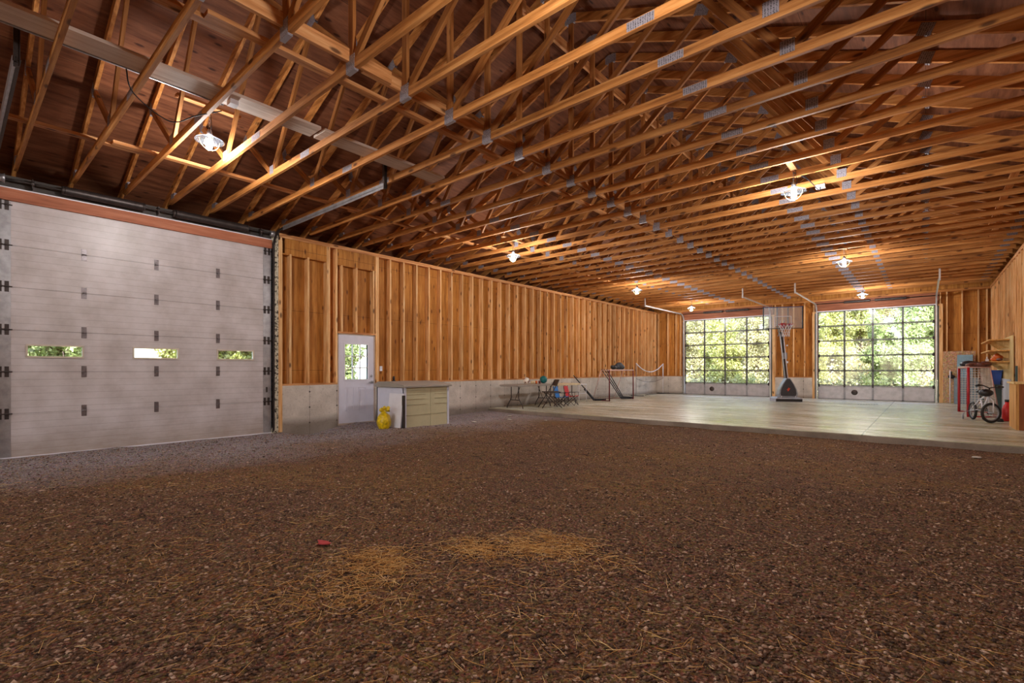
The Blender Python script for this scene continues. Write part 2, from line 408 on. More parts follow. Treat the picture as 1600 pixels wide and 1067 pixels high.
# near frustum scattering
def scatter(n, dmin, dmax, pw=1.0):
    d = dmin+(dmax-dmin)*RNG.random(n)**pw; u = RNG.uniform(-1.12, 1.12, n)
    l = u*d; cy, sy = math.cos(YAW), math.sin(YAW)
    x = -sy*d+cy*l; y = cy*d+sy*l
    k = (x > LW+.1) & (x < RW-.1) & (y < YE-.05) & (y > -3)
    return x[k], y[k]
def gz(x, y): return np.array([hz(a, b) for a, b in zip(x, y)])
def np_mesh(name, V, F, mat, smooth=False):
    me = bpy.data.meshes.new(name); k = F.shape[1]
    me.vertices.add(len(V)); me.vertices.foreach_set('co', V.astype(np.float32).ravel())
    me.loops.add(F.size); me.loops.foreach_set('vertex_index', F.astype(np.int32).ravel())
    me.polygons.add(len(F)); me.polygons.foreach_set('loop_start', np.arange(0, F.size, k, dtype=np.int32))
    me.update(calc_edges=True); me.validate()
    if smooth: me.polygons.foreach_set('use_smooth', np.ones(len(F), bool))
    me.materials.append(mat); o = bpy.data.objects.new(name, me); C.objects.link(o); return o
OCT = np.array([(1,0,0),(-1,0,0),(0,1,0),(0,-1,0),(0,0,1),(0,0,-1)], float)
OF = np.array([(0,2,4),(2,1,4),(1,3,4),(3,0,4),(2,0,5),(1,2,5),(3,1,5),(0,3,5)])
def stones(name, x, y, smin, smax, mat):
    n = len(x); s = smin+(smax-smin)*RNG.random(n)**2.5
    V = OCT[None]*RNG.uniform(.55, 1.25, (n, 6, 1)); V = V*np.stack([s, s*RNG.uniform(.5, .9, n), s*RNG.uniform(.3, .6, n)], 1)[:, None]
    V += RNG.normal(0, .12, V.shape)*s[:, None, None]
    a = RNG.uniform(0, 6.28, n); c, q = np.cos(a), np.sin(a)
    X = V[..., 0]*c[:, None]-V[..., 1]*q[:, None]; Y = V[..., 0]*q[:, None]+V[..., 1]*c[:, None]
    V = np.stack([X+x[:, None], Y+y[:, None], V[..., 2]+(gz(x, y)+s*.12)[:, None]], 2).reshape(-1, 3)
    F = (OF[None]+6*np.arange(n)[:, None, None]).reshape(-1, 3)
    return np_mesh(name, V, F, mat)
x0, y0 = scatter(5500, 1.4, 3.4, .8); g0 = stones('gravel', x0, y0, .008, .021, STONE); tag(g0, 'coarser flat stones among the straw closest to the camera', 'gravel', kind='stuff')
x1, y1 = scatter(60000, 1.4, 5, 1.0); x2, y2 = scatter(65000, 4, 11, .8)
g1 = stones('gravel', np.r_[x1, x2], np.r_[y1, y2], .004, .019, STONE)
tag(g1, 'loose brown and grey gravel strewn over the dirt floor', 'gravel', kind='stuff')
def straws(name, x, y, lmin, lmax, w, tilt=.12):
    n = len(x); L = RNG.uniform(lmin, lmax, n)/2; a = RNG.uniform(0, 6.28, n); t = RNG.uniform(-tilt, tilt, n)
    dx, dy, dz = np.cos(a)*L, np.sin(a)*L, np.sin(t)*L; z = gz(x, y)+.012+np.abs(dz)
    W_ = RNG.uniform(.6, 1.2, n)*w; px, py = -np.sin(a)*W_, np.cos(a)*W_
    P = []
    bend = RNG.uniform(-.12, .12, n)
    for e in (-1, 0, 1):
        bx = px/W_*L*bend*(e == 0); by = py/W_*L*bend*(e == 0)
        for (s_, h) in ((-1, 0), (1, 0), (0, 1.4)):
            P.append(np.stack([x+e*dx+s_*px+bx, y+e*dy+s_*py+by, z+e*dz+h*W_], 1))
    V = np.stack(P, 1).reshape(-1, 3)
    f = np.array([(0,1,4,3),(1,2,5,4),(2,0,3,5),(3,4,7,6),(4,5,8,7),(5,3,6,8)])
    F = (f[None]+9*np.arange(n)[:, None, None]).reshape(-1, 4)
    return np_mesh(name, V, F, STRAW)
X, Y = [], []
for cx, cy, sx, sy, n in ((-2.66, 1.82, .16, .10, 520), (-2.5, 1.55, .22, .12, 260), (-2.35, 2.38, .16, .10, 420), (-2.1, 2.62, .2, .07, 380), (-2.02, 2.86, .20, .09, 320), (-1.75, 2.72, .2, .15, 200), (-2.45, 1.3, .2, .2, 200), (-2.0, 2.1, .4, .3, 200), (-.2, 2.2, .7, .3, 160), (-.9, 1.7, .5, .4, 160), (-3.4, 1.2, .8, .7, 380)):
    X.append(RNG.normal(cx, sx, n)); Y.append(RNG.normal(cy, sy, n))
a_, b_ = scatter(1000, 1.5, 5.5); X.append(a_); Y.append(b_); a_, b_ = scatter(900, 5, 11); X.append(a_); Y.append(b_)
X = np.concatenate(X); Y = np.concatenate(Y); kk = (X < RW-.2) & (X > LW+.1) & (Y < YE-.2)
st_ = straws('straw', X[kk], Y[kk], .025, .12, .0012)
tag(st_, 'dry golden straw scattered in patches on the gravel', 'straw', kind='stuff')
SC = [(-3.26, 1.74, .05, PINKR, 'small faded red scrap lying on the brown gravel'), (-8.0, 8.0, .06, PAPER, 'pale paper scrap on gravel in front of the tan storage shed'),
      (-7.7, 8.9, .05, PAPER, 'pale scrap on gravel between the storage shed and the slab'), (-8.3, 9.6, .06, PAPER, 'crumpled pale scrap on gravel near the left end of the slab'),
      (-6.9, 9.3, .04, PAPER, 'tiny pale scrap on gravel a step in front of the slab'), (.55, 9.4, .05, PAPER, 'pale chip on gravel by the right end of the slab')]
for x, y, s, m, lb in SC:
    b = MB(); b.ball((0, 0, 0), s, 1.3, .7, .22, 8, .3); o = b.build('scrap', m, loc=(x, y, hz(x, y)+.018)); tag(o, lb, 'scrap')

# ------------------------------------------------------------------ walls
def S(o): return tag(o, kind='structure')
STD, STW = .14, .038
lw = S(bpy.data.objects.new('wall_left', None)); C.objects.link(lw); lw.location = (LW, 0, 0)
# local: x=0 is the room face of studs, sheathing behind
DY0, DY1, DZ1 = .43, 4.12, 3.62        # overhead door opening
MY0, MY1, MZ1 = 5.52, 6.46, 2.03       # man door opening
b = MB()
for y0, y1, z0, z1 in ((BW, DY0, ZS, ZP), (DY0, DY1, DZ1, ZP), (DY1, MY0, ZS, ZP), (MY0, MY1, MZ1, ZP), (MY1, FW+.2, ZS, ZP)):
    b.box((-STD-.012, y0, z0), (-STD, y1, z1))
sh = b.build('sheathing', PLYW, lw)
b = MB()
for y0, y1 in ((BW, DY0-.02), (DY1+.02, MY0), (MY1, FW+.2)): b.box((-.2, y0, -.4), (0, y1, ZS))
b.box((-.2, DY0-.02, -.4), (-.0, DY1+.02, -.005)); b.box((-.2, MY0, -.4), (0, MY1, .02)); b.build('concrete_base', CONC, lw)
for nm, z0, z1 in (('top_plate', ZP-.038, ZP), ('top_plate', ZP-.078, ZP-.040)):
    b = MB(); b.box((-STD, DY1+.15, z0), (0, FW, z1)); b.box((-STD, BW, z0), (0, DY0-.05, z1)); b.build(nm, WY, lw)
b = MB()
for y0, y1 in ((BW, DY0-.05), (DY1+.06, MY0-.01), (MY1+.01, FW)): b.box((-STD, y0, ZS), (0, y1, ZS+.038))
b.build('sill_plate', WY, lw)
studmesh = {}
def stud(parent, x, y, z0, z1, face, name='stud', w=STW, mat=WZ):
    """face 'X': wall runs along Y; 'Y': wall runs along X"""
    k = (round(z0, 3), round(z1, 3), face, w, mat.name)
    if k not in studmesh:
        m = MB(); m.box((0, -w/2, z0), (STD, w/2, z1)) if face == 'X' else m.box((-w/2, 0, z0), (w/2, STD, z1))
        studmesh[k] = m.mesh(name, mat)
    o = bpy.data.objects.new(name, studmesh[k]); C.objects.link(o); o.parent = parent; o.location = (x, y, 0); return o
zt = ZP-.08; zb = ZS+.038
for y in (4.22, 4.30, 4.49, 4.86, 5.28, 5.32, 5.49): stud(lw, -STD, y, zb, 3.56 if y == 4.86 or y == 4.49 else zt, 'X')
for y in (MY1+.03, MY1+.075): stud(lw, -STD, y, zb, zt, 'X')
for y in (MY0+.1, 5.98, MY1-.04): stud(lw, -STD, y, MZ1+.04, 3.52, 'X')
y = 6.88; ysl = []
while y < 21.9: stud(lw, -STD, y, zb, zt, 'X'); ysl.append(y); y += .3945
y = -.2
while y > -2.6: stud(lw, -STD, y, zb, zt, 'X'); y -= .3945
b = MB(); b.box((-STD, MY0, MZ1), (0, MY1+.01, MZ1+.038)); b.build('door_head_plate', WY, lw)
b = MB(); b.box((-.03, 4.38, 3.56), (-.002, 5.26, zt)); b.box((-STD, 4.33, 3.535), (-.01, 5.26, 3.56)); b.build('header', PLYW, lw)
b = MB(); b.box((-.03, 5.50, 3.55), (-.002, 6.52, zt)); b.box((-STD, 5.50, 3.515), (-.002, 6.5, 3.55)); b.build('header', PLYW, lw)
b = MB(); b.box((-.06, DY1+.0, 0), (.03, DY1+.115, 3.9)); j = b.build('trim_2', PEEL, loc=(LW, 0, 0)); S(j); j['label'] = 'jamb post covered in flaking white foam beside overhead door'
b = MB(); b.box((-.03, DY1+.118, 0), (.012, DY1+.20, 3.8)); S(b.build('trim_3', WZ, loc=(LW, 0, 0)))

# far wall (glazed doors)
GA, GB = (-8.36, -4.86), (-3.17, .25); GZ = 3.45
fw = S(bpy.data.objects.new('wall_far', None)); C.objects.link(fw); fw.location = (0, FW, 0)
b = MB()
for x0, x1, z0, z1 in ((LW-.2, GA[0], ZS, 4.5), (GA[0], GA[1], GZ, 4.5), (GA[1], GB[0], ZS, 4.5), (GB[0], GB[1], GZ, 4.5), (GB[1], RW+.2, ZS, 4.5)):
    b.box((x0, STD, z0), (x1, STD+.012, z1))
b.prism([(LW-.3, 4.45), (RW+.3, 4.45), (CX, 6.75)], STD, STD+.012)
b.build('sheathing', PLYWX, fw)
b = MB()
for x0, x1 in ((LW-.2, GA[0]-.05), (GA[1]+.2, GB[0]-.18), (GB[1]+.2, RW+.2)): b.box((x0, 0, -.4), (x1, .2, ZS))
b.box((LW, 0, -.4), (RW, .3, SL-.003)); b.build('concrete_base', CONC, fw)
b = MB(); b.box((LW, 0, ZP-.078), (RW, STD, ZP)); b.build('top_plate', WX, fw)
b = MB()
for x0, x1 in ((LW, GA[0]-.05), (GA[1]+.2, GB[0]-.18), (GB[1]+.2, RW)): b.box((x0, 0, ZS), (x1, STD, ZS+.038))
b.build('sill_plate', WX, fw)
for x in (-9.66, -9.18, -8.79, -8.58, -8.44, -4.76, -4.66, -4.40, -4.0, -3.62, -3.30, .38, .55, .93, 1.32, 1.52): stud(fw, x, 0, zb, zt, 'Y')
for g0, g1 in (GA, GB):
    b = MB(); b.box((g0-.1, -.02, GZ+.03), (g1+.1, .0, zt)); b.build('header', WHDRX, fw)
    b = MB(); b.box((g0-.1, .0, GZ), (g1+.1, STD, GZ+.04)); b.build('header_sill', WX, fw)
b = MB()
for x0, x1 in ((GA[1]+.08, GA[1]+.2), (GB[0]-.18, GB[0]-.06), (GB[1]+.08, GB[1]+.2)): b.box((x0, -.02, SL), (x1, STD, GZ+.02))
b.build('door_post', WZ, fw)
# osb panel right of the right door
o = MB().box((.45, FW-.03, SL), (1.25, FW-.012, 1.85)).build('wall_panel', OSB); tag(o, 'speckled strand board panel screwed to far wall right of the right glazed door', 'board')

# right wall
rw = S(bpy.data.objects.new('wall_right', None)); C.objects.link(rw); rw.location = (RW, 0, 0)
MB().box((STD, BW, ZS), (STD+.012, FW+.2, ZP)).build('sheathing', PLYW, rw)
MB().box((0, BW, -.4), (.2, FW+.2, ZS)).build('concrete_base', CONC, rw)
MB().box((0, BW, ZP-.078), (STD, FW, ZP)).build('top_plate', WY, rw)
MB().box((0, BW, ZS), (STD, FW, ZS+.038)).build('sill_plate', WY, rw)
y = 21.7
while y > 11.5: stud(rw, 0, y, zb, zt, 'X'); y -= .3945
# unseen wall behind the camera; two openings added to let daylight in
bw = MB(); bz = 3.3
for x0, x1, z0, z1 in ((LW-.2, GA[0], -.3, 4.5), (GA[0], GA[1], GZ, 4.5), (GA[1], GB[0], -.3, 4.5), (GB[0], GB[1], GZ, 4.5), (GB[1], RW+.2, -.3, 4.5)): bw.box((x0, BW-.15, z0), (x1, BW, z1))
bw.prism([(LW-.3, 4.45), (RW+.3, 4.45), (CX, 6.75)], BW-.15, BW); S(bw.build('wall_back', PLYWX))

# roof deck: ceiling
PITCH = .417
def topz(x): return 4.85+PITCH*(-abs(x-CX)+abs(0-CX))      # centre line of the top chord
ov = .075
def slope(x0, x1, z_off, th, name, mat):
    m = MB(); z0, z1 = topz(x0)+z_off, topz(x1)+z_off
    m.add([(x0, BW-.4, z0), (x1, BW-.4, z1), (x1, FW+.5, z1), (x0, FW+.5, z0), (x0, BW-.4, z0+th), (x1, BW-.4, z1+th), (x1, FW+.5, z1+th), (x0, FW+.5, z0+th)],
          [(0,1,2,3), (4,7,6,5), (0,4,5,1), (1,5,6,2), (2,6,7,3), (3,7,4,0)]); return m.build(name, mat)
cl = slope(LW-.45, CX, ov-.012, .015, 'ceiling', PLYC); S(cl); cl['label'] = 'left slope of bare plywood roof deck'
cl = slope(CX, RW+.45, ov-.012, .015, 'ceiling', PLYC); S(cl); cl['label'] = 'right slope of bare plywood roof deck'
S(slope(LW-.5, CX, ov+.02, .03, 'roof', ROOFM)); S(slope(CX, RW+.5, ov+.02, .03, 'roof', ROOFM))

for x0, x1 in ((LW-.47, LW-STD), (RW+STD, RW+.47)):
    m = MB(); m.box((x0, BW-.4, 3.86), (x1, FW+.5, 3.875)); xo = x0 if x0 < 0 else x1; m.box((xo-.01, BW-.4, 3.86), (xo+.01, FW+.5, 4.22)); S(m.build('trim_4', plain('dark_soffit', lin(60, 50, 44), .7)))
for y in (BW-.4, FW+.48): S(MB().box((LW-.47, y, 3.86), (LW-.13, y+.02, 4.3)).build('trim_5', ROOFM)); S(MB().box((RW+.13, y, 3.86), (RW+.47, y+.02, 4.3)).build('trim_6', ROOFM))

# ------------------------------------------------------------------ trusses
HX = (RW-LW)/2
def lz(x): return topz(CX+x)-ZC                      # local height of top-chord centre line
tr = thing('roof_truss', 't', 'roof truss', (CX, 0, ZC))
T = .038; c_ = math.cos(math.atan(PITCH))
MB().box((-HX+.02, -T/2, 0), (HX-.02, T/2, .089)).build('bottom_chord', WX, tr)
for s in (-1, 1):
    b = MB(); b.beam((s*(HX+.4), 0, lz(HX+.4)), (0, 0, lz(0)), T, .14*.9, (0, 1, 0)); b.build('top_chord', WX, tr)
J2, T1, T2 = 3.12, 4.06, 1.95
zc = .05
wl_ = [((0, zc), (0, lz(0)-.05))]
for s in (-1, 1):
    wl_ += [((0, zc), (s*T2, lz(T2)-.03)), ((s*J2, zc), (s*T2, lz(T2)-.03)), ((s*J2, zc), (s*T1, lz(T1)-.03)), ((s*(HX-.12), zc+.02), (s*(HX-.12), lz(HX-.12)))]
webm = wood('web_lumber', 'X', lin(118, 70, 32), lin(160, 102, 50), lin(186, 130, 76))
for (xa, za), (xb, zb_) in wl_:
    # local frame of the web along its own X so that the grain follows it
    L = math.hypot(xb-xa, zb_-za); o = MB().box((0, -T/2+.0015, -.038), (L, T/2-.0015, .038)).build('web', webm, tr, loc=(xa, 0, za)); o.rotation_euler = (0, -math.atan2(zb_-za, xb-xa), 0)
def tplate(x, z, w, h, rot=0):
    for s in (-1,):
        o = MB().box((-w/2, -T/2-.0025, -h/2), (w/2, T/2+.0025, h/2)).build('connector_plate', PLATE, tr, loc=(x, 0, z)); o.rotation_euler = (0, rot, 0)
for x in (-2.12, 2.3): tplate(x, .0445, .24, .076)
for s in (-1, 1):
    tplate(s*J2, .105, .12, .12); tplate(s*T2, lz(T2)-.02, .18, .13, s*math.atan(PITCH)); tplate(s*T1, lz(T1)-.02, .13, .13, s*math.atan(PITCH)); tplate(s*(HX-.2), .10, .16, .08, 0)
tplate(0, .06, .14, .15); tplate(0, lz(0)-.03, .2, .14)
TY = [.62+.61*i for i in range(-5, 35)]
ordn = ['first', 'second', 'third', 'fourth', 'fifth', 'sixth', 'seventh', 'eighth', 'ninth', 'tenth', 'eleventh', 'twelfth', 'thirteenth', 'fourteenth', 'fifteenth', 'sixteenth', 'seventeenth', 'eighteenth', 'nineteenth', 'twentieth']
for i, y in enumerate(TY):
    o = tr if i == 0 else copy_tree(tr); o.location = (CX, y, ZC); o['group'] = 'evenly spaced roof trusses'
    if y < .3: o['label'] = 'wooden roof truss overhead, %s of those out of view' % ordn[i]
    elif y < 4.2: o['label'] = 'wooden roof truss above the white overhead door, %s from the photo\'s left edge' % ordn[int(round((y-.62)/.61))]
    elif y < 6.6: o['label'] = 'wooden roof truss between overhead door and walk-through door, %s along the left wall top' % ordn[int(round((y-4.28)/.61))]
    elif y < YE: o['label'] = 'wooden roof truss above gravel past the walk-through door, %s of six' % ordn[int(round((y-6.72)/.61))]
    elif y < 21.2: o['label'] = 'wooden roof truss over the concrete slab, %s beyond the slab edge' % ordn[int(round((y-10.38)/.61))]
    else: o['label'] = 'last wooden roof truss, right against the far wall of glazed doors'

# long boards tying the trusses together
def lateral(x, z, y0, y1, w, h, mat, label, cat, group, name='lateral_brace', piece=3.66, lap=.3):
    y = y0; k = 0; tot = max(1, int(math.ceil((y1-y0)/(piece-lap))))
    while y < y1-.4:
        e = min(y+piece, y1); o = MB().box((-w/2, y, 0), (w/2, e, h)).build(name, mat, loc=(x+(k % 2)*w*1.03, 0, z))
        tag(o, label+', %s from the near end' % ordn[k], cat, group); y = e-lap; k += 1
zl = ZC+.089
lateral(-7.93, zl, -2, 21.5, .089, .038, WY, 'brace board on the truss chords nearest the left wall', 'brace board', 'braces nearest the left wall')
lateral(-4.52, zl, -2, 21.5, .089, .038, WY, 'brace board on the chords left of centre', 'brace board', 'braces left of centre')
lateral(-4.13, zl+.0, -2, 21.5, .038, .12, WY, 'edge-standing brace board against the truss centre posts', 'brace board', 'braces at the centre posts', piece=2.6)
lateral(1.0, zl, 10, 21.5, .089, .038, WY, 'brace board on the chords close to the right wall', 'brace board', 'braces near the right wall')
lateral(CX-.05, 6.02, -2, 21.5, .038, .14, WY, 'pale brace board under the roof peak', 'brace board', 'ridge braces')
for (ya, yb, lb) in ((-1.2, 2.9, 'wide pale grey plank resting on the truss chords behind the nearest hanging lamp'), (2.95, 4.85, 'shorter wide pale plank on the chords above the overhead door track')):
    o = MB().box((-.14, ya, 0), (.14, yb, .032)).build('plank', WGREY, loc=(-5.62, 0, zl)); tag(o, lb, 'plank')
# diagonal sway brace in the middle bays
for k, (xa, za, ya, xb, zb_, yb) in enumerate(((-4.0, 4.2, 5.1, -4.0, 6.0, 8.1), (-4.0, 4.2, 15, -4.0, 6.0, 18))):
    o = MB().beam((xa+.06, ya, za), (xb+.06, yb, zb_), .038, .089, (1, 0, 0)).build('sway_brace', WY)
    tag(o, ('slanting sway brace on the centre posts in the near half of the roof', 'slanting sway brace on the centre posts over the slab')[k], 'brace board')
# metal conduit beside the plank
o = MB().tube([(0, -1.5, 0), (0, 1.95, 0)], .014, 8).build('conduit', STEEL, loc=(-5.80, 0, ZC+.089+.014)); tag(o, 'thin metal conduit running along the wide grey plank on the trusses', 'conduit')

# ------------------------------------------------------------------ pendant lamps
def lamp(x, y, z, label, top=None):
    t = thing('pendant_lamp', label, 'pendant lamp', (x, y, z), 0, 'hanging barn lamps')
    top = (ZC+.089 if z < 4 else 4.56)-z
    MB().box((-.04, -.36, top), (.04, .36, top+.03)).build('mounting_board', WY, t)
    b = MB(); b.lathe([(.0, .115), (.03, .112), (.05, .10), (.16, .045), (.165, .035), (.158, .038), (.05, .088), (.0, .10)], seg=28)
    b.build('lamp_shade', SHADE, t)
    b = MB()
    for k in range(3):
        a = k*2.09; b.tube([(.028*math.cos(a), .028*math.sin(a), .07), (.03*math.cos(a), .03*math.sin(a), -.03), (.02*math.cos(a), .02*math.sin(a), -.055)], .012, 8)
    b.build('bulb', BULB, t)
    b = MB()
    for a in (0, math.pi/2):
        b.tube([(.115*math.cos(q)*math.cos(a), .115*math.cos(q)*math.sin(a), .05-.125*math.sin(q)) for q in [math.pi*i/10 for i in range(11)]], .004, 6)
    b.build('wire_guard', GUARD, t)
    b = MB(); b.lathe([(0, .18), (.022, .18), (.03, .15), (.03, .105), (0, .105)], seg=16); b.build('socket', STEEL, t)
    b = MB(); n = max(2, int(round((top-.19)/.045)))
    for k in range(n):
        zc_ = .20+k*.045; pts = [((.011*math.cos(q) if k % 2 else 0), (0 if k % 2 else .011*math.cos(q)), zc_+.027*math.sin(q)) for q in [2*math.pi*i/10 for i in range(10)]]
        b.tube(pts, .003, 5, closed=True)
    b.build('chain', STEEL, t)
    b = MB(); b.tube([(.03, .0, .12), (.045, .01, top*.5), (.02, 0, top)], .004, 6); b.build('cord', BNET, t)
    ld = bpy.data.lights.new('lamp_light', 'POINT'); ld.energy = LAMP_W; ld.shadow_soft_size = .10; ld.color = (1, .95, .92)
    lo = bpy.data.objects.new('lamp_light', ld); C.objects.link(lo); lo.parent = t; lo.location = (0, 0, -.16)
    return t
lamp(-6.90, 2.16, 4.10, 'nearest hanging lamp, lit, upper left above the overhead door', ZC+.25)
for (x, y, z, lb) in ((-6.95, 8.16, 3.71, 'lit hanging lamp of the left row above the middle of the stud wall'), (-6.97, 14.25, 3.71, 'lit hanging lamp of the left row above the badminton net end of the slab'),
                      (-7.28, 19.8, 3.70, 'farthest lit lamp of the left row, in front of the left glazed door'), (-1.44, 7.9, 3.75, 'large lit hanging lamp of the right row, nearest on the right'),
                      (-1.47, 13.85, 3.75, 'middle lit lamp of the right row above the slab'), (-1.61, 20.0, 3.70, 'farthest lit lamp of the right row, in front of the right glazed door'),
                      (-1.45, 2.1, 3.80, 'hanging lamp of the right row directly above the photographer'), (-1.45, -4, 3.8, 'unseen lamp added behind the camera for fill light, right row'), (-6.95, -4, 3.8, 'unseen lamp added behind the camera for fill light, left row')):  # last two are unseen lamps added behind the camera for fill light
    lamp(x, y, z, lb)
# socket boxes and cables
b = MB().box((-.05, -.04, -.05), (.05, .04, 0)).build('outlet_box', WHITE, loc=(-5.62, 1.98, ZC+.089)); tag(b, 'small white outlet box under the grey plank near the nearest lamp', 'outlet box')
b = MB().box((-.06, -.04, -.05), (.06, .04, 0)).build('outlet_box', WHITE, loc=(-1.2, 8.55, ZC+.0)); tag(b, 'white outlet box on the chords beside the large right-row lamp', 'outlet box')
def cable(pts, label, r=.006, mat=BNET):
    P = []
    for i in range(len(pts)-1):
        for k in range(6):
            t = k/6; p0 = Vector(pts[max(i-1, 0)]); p1 = Vector(pts[i]); p2 = Vector(pts[i+1]); p3 = Vector(pts[min(i+2, len(pts)-1)])
            P.append(.5*((2*p1)+(-p0+p2)*t+(2*p0-5*p1+4*p2-p3)*t*t+(-p0+3*p1-3*p2+p3)*t**3))
    P.append(Vector(pts[-1])); o = MB().tube(P, r, 6).build('cable', mat); return tag(o, label, 'cable')
cable([(-5.75, 1.1, ZC+.07), (-5.95, 1.2, ZC-.05), (-6.15, 1.55, ZC-.12), (-6.0, 1.75, ZC-.03), (-5.85, 1.95, ZC+.05)], 'black cable drooping between chords next to the nearest lamp')
cable([(-1.44, 7.9, ZC+.05), (-1.3, 8.1, ZC-.02), (-1.2, 8.4, ZC-.12), (-1.2, 8.53, ZC-.02)], 'black cord looping from the large right-row lamp to its outlet box')

# ------------------------------------------------------------------ overhead door on the left wall (door_1)
d1 = S(bpy.data.objects.new('door_1', None)); C.objects.link(d1); d1.location = (LW-.02, 0, 0); d1['label'] = 'white ribbed overhead door with six sections'
JZ = [0.0, .62, 1.21, 1.80, 2.40, 2.98, 3.60]; wins = [(.74, 1.33), (1.96, 2.56), (3.18, 3.78)]
for k in range(6):
    b = MB(); z0, z1 = JZ[k]+.0015, JZ[k+1]-.0015
    if k: MB().box((-.04, DY0, z0-.01), (-.02, DY1, z0+.004)).build('light_stop_strip', DARKRUB, d1)  # strip added behind each joint to block light leaking between sections
    if k == 2:
        e = [DY0]+[c for w in wins for c in w]+[DY1]
        for a in range(0, 8, 2): b.box((-.045, e[a], z0), (0, e[a+1], z1))
        for w in wins: b.box((-.045, w[0], z0), (0, w[1], 1.43)); b.box((-.045, w[0], 1.585), (0, w[1], z1))
    else: b.box((-.045, DY0, z0), (0, DY1, z1))
    p = b.build('door_section', DOORM, d1)
    if k == 2:
        for w in wins:
            f = MB(); y0, y1, za, zb_ = w[0], w[1], 1.43, 1.585; r = .018
            f.box((-.01, y0-r, za-r), (.012, y1+r, za+.004)); f.box((-.01, y0-r, zb_-.004), (.012, y1+r, zb_+r)); f.box((-.01, y0-r, za), (.012, y0+.004, zb_)); f.box((-.01, y1-.004, za), (.012, y1+r, zb_))
            q = f.build('window_frame', plain('pale_window_frame', lin(206, 192, 176), .5), p); MB().box((-.03, y0, za), (-.026, y1, zb_)).build('window_pane', GLASS, q)
HING = plain('aged_hinge_steel', lin(128, 120, 122), .35, .6, .2, 20)
def hinge(parent, y, z, wide=False):
    b = MB()
    for dy in ((-.035, .035) if wide else (0,)):
        b.box((0, y+dy-.03, z-.085), (.006, y+dy+.03, z+.085)) if not wide else b.box((0, y+dy-.022, z-.075), (.006, y+dy+.022, z+.075)); b.box((.006, y+dy-.016, z-.03), (.014, y+dy+.016, z+.03))
        b.tube([(.014, y+dy-.026, z), (.014, y+dy+.026, z)], .011, 8); b.box((.006, y+dy-.018, z+.045), (.01, y+dy+.018, z+.06))
    if wide: b.tube([(.014, y-.07, z), (.014, y+.09, z)], .008, 8)
    b.build('hinge', HING if not wide else DKSTEEL, parent)
for z in JZ[1:6]:
    for y in (1.35, 2.26, 3.18): hinge(d1, y, z)
    for y in (DY0+.07, DY1-.09): hinge(d1, y, z, True)
for y0, y1 in ((DY0, DY0+.145), (DY1-.155, DY1)):
    for k in range(6): MB().box((-.002, y0, JZ[k]+.012), (.004, y1, JZ[k+1]-.012)).build('end_stile', STEEL, d1)
hinge(d1, DY1-.08, 3.54, True); hinge(d1, DY0+.07, 3.54, True)
MB().box((.004, DY1-.105, .80), (.012, DY1-.075, .90)).build('slide_lock', DKSTEEL, d1)
MB().box((-.045, DY0, -.03), (.012, DY1, .012)).build('bottom_seal', WHITE, d1)
for y, s in ((DY0-.04, -1), (DY1+.03, 1)):
    b = MB(); R = .32; P = [(.05, y, .05), (.05, y, 3.95-R)]+[(.05+R*(1-math.cos(a)), y, 3.93-R+R*math.sin(a)) for a in [math.pi/2*i/8 for i in range(1, 9)]]
    P.append((3.75, y, 3.93))
    for i in range(len(P)-1):
        b.beam(P[i], P[i+1], .006, .05, (0, 1, 0)); 
        q0, q1 = Vector(P[i]), Vector(P[i+1]); o_ = Vector((0, -s*.014, 0))
        b.beam(q0+o_, q1+o_, .028, .006, (0, 1, 0))
    b.build('door_track', DKSTEEL, d1)
    b = MB(); b.box((.0, y-.03, 0.1), (.05, y-.022, 3.7)); b.build('track_angle', DKSTEEL, d1)
    b = MB(); b.box((3.70, y-.02, 3.88), (3.74, y+.02, 4.25)); b.box((3.70, y+.016, 3.88), (3.76, y+.02, 4.25)); b.build('track_hanger', DKSTEEL, d1)
    b = MB(); b.box((.5, y-.03, 3.905), (3.74, y+.0, 3.912)); b.box((.5, y-.03, 3.87), (3.74, y-.026, 3.955)); b.build('track_rail', STEEL, d1)
MB().box((0, DY0-.1, 3.60), (.035, DY1, 3.765)).build('header_board', WHDR, d1)
MB().box((.0, DY0-.1, 3.765), (.045, DY1+.006, 3.78)).build('header_edge', WHITE, d1); MB().box((.0, DY1, 3.58), (.045, DY1+.012, 3.78)).build('header_edge', WHITE, d1)
MB().box((-.06, DY0-.3, 3.78), (.0, DY1+.2, 3.95)).build('spring_pad', plain('dark_backing', lin(66, 60, 56), .7), d1)
MB().tube([(.11, DY0-.3, 3.87), (.11, DY1+.1, 3.87)], .013, 10).build('torsion_shaft', DKSTEEL, d1)
for y0, y1 in ((1.12, 2.05), (2.5, 3.62)):
    b = MB(); n = int((y1-y0)/.011); b.lathe([((.058 if i % 2 else .068), y0+i*(y1-y0)/n) for i in range(n+1)], (.11, 0, 3.87), 12, 'Y')
    for yy in (y0-.015, y1+.015): b.lathe([(0, yy-.015), (.062, yy-.015), (.062, yy+.015), (0, yy+.015)], (.11, 0, 3.87), 12, 'Y')
    b.build('torsion_spring', DKSTEEL, d1)
for y in (.8, 2.28, 3.9):
    b = MB(); b.box((0, y-.02, 3.80), (.13, y-.012, 3.93)); b.box((0, y-.02, 3.80), (.006, y+.03, 3.93)); b.lathe([(0, y-.03), (.035, y-.03), (.035, y+.0), (0, y+.0)], (.11, 0, 3.87), 10, 'Y'); b.build('bearing_bracket', DKSTEEL, d1)
for y in (DY0+.05, DY1-.03): MB().lathe([(0, y-.03), (.055, y-.03), (.05, y), (.065, y+.03), (0, y+.03)], (.11, 0, 3.87), 14, 'Y').build('cable_drum', STEEL, d1)

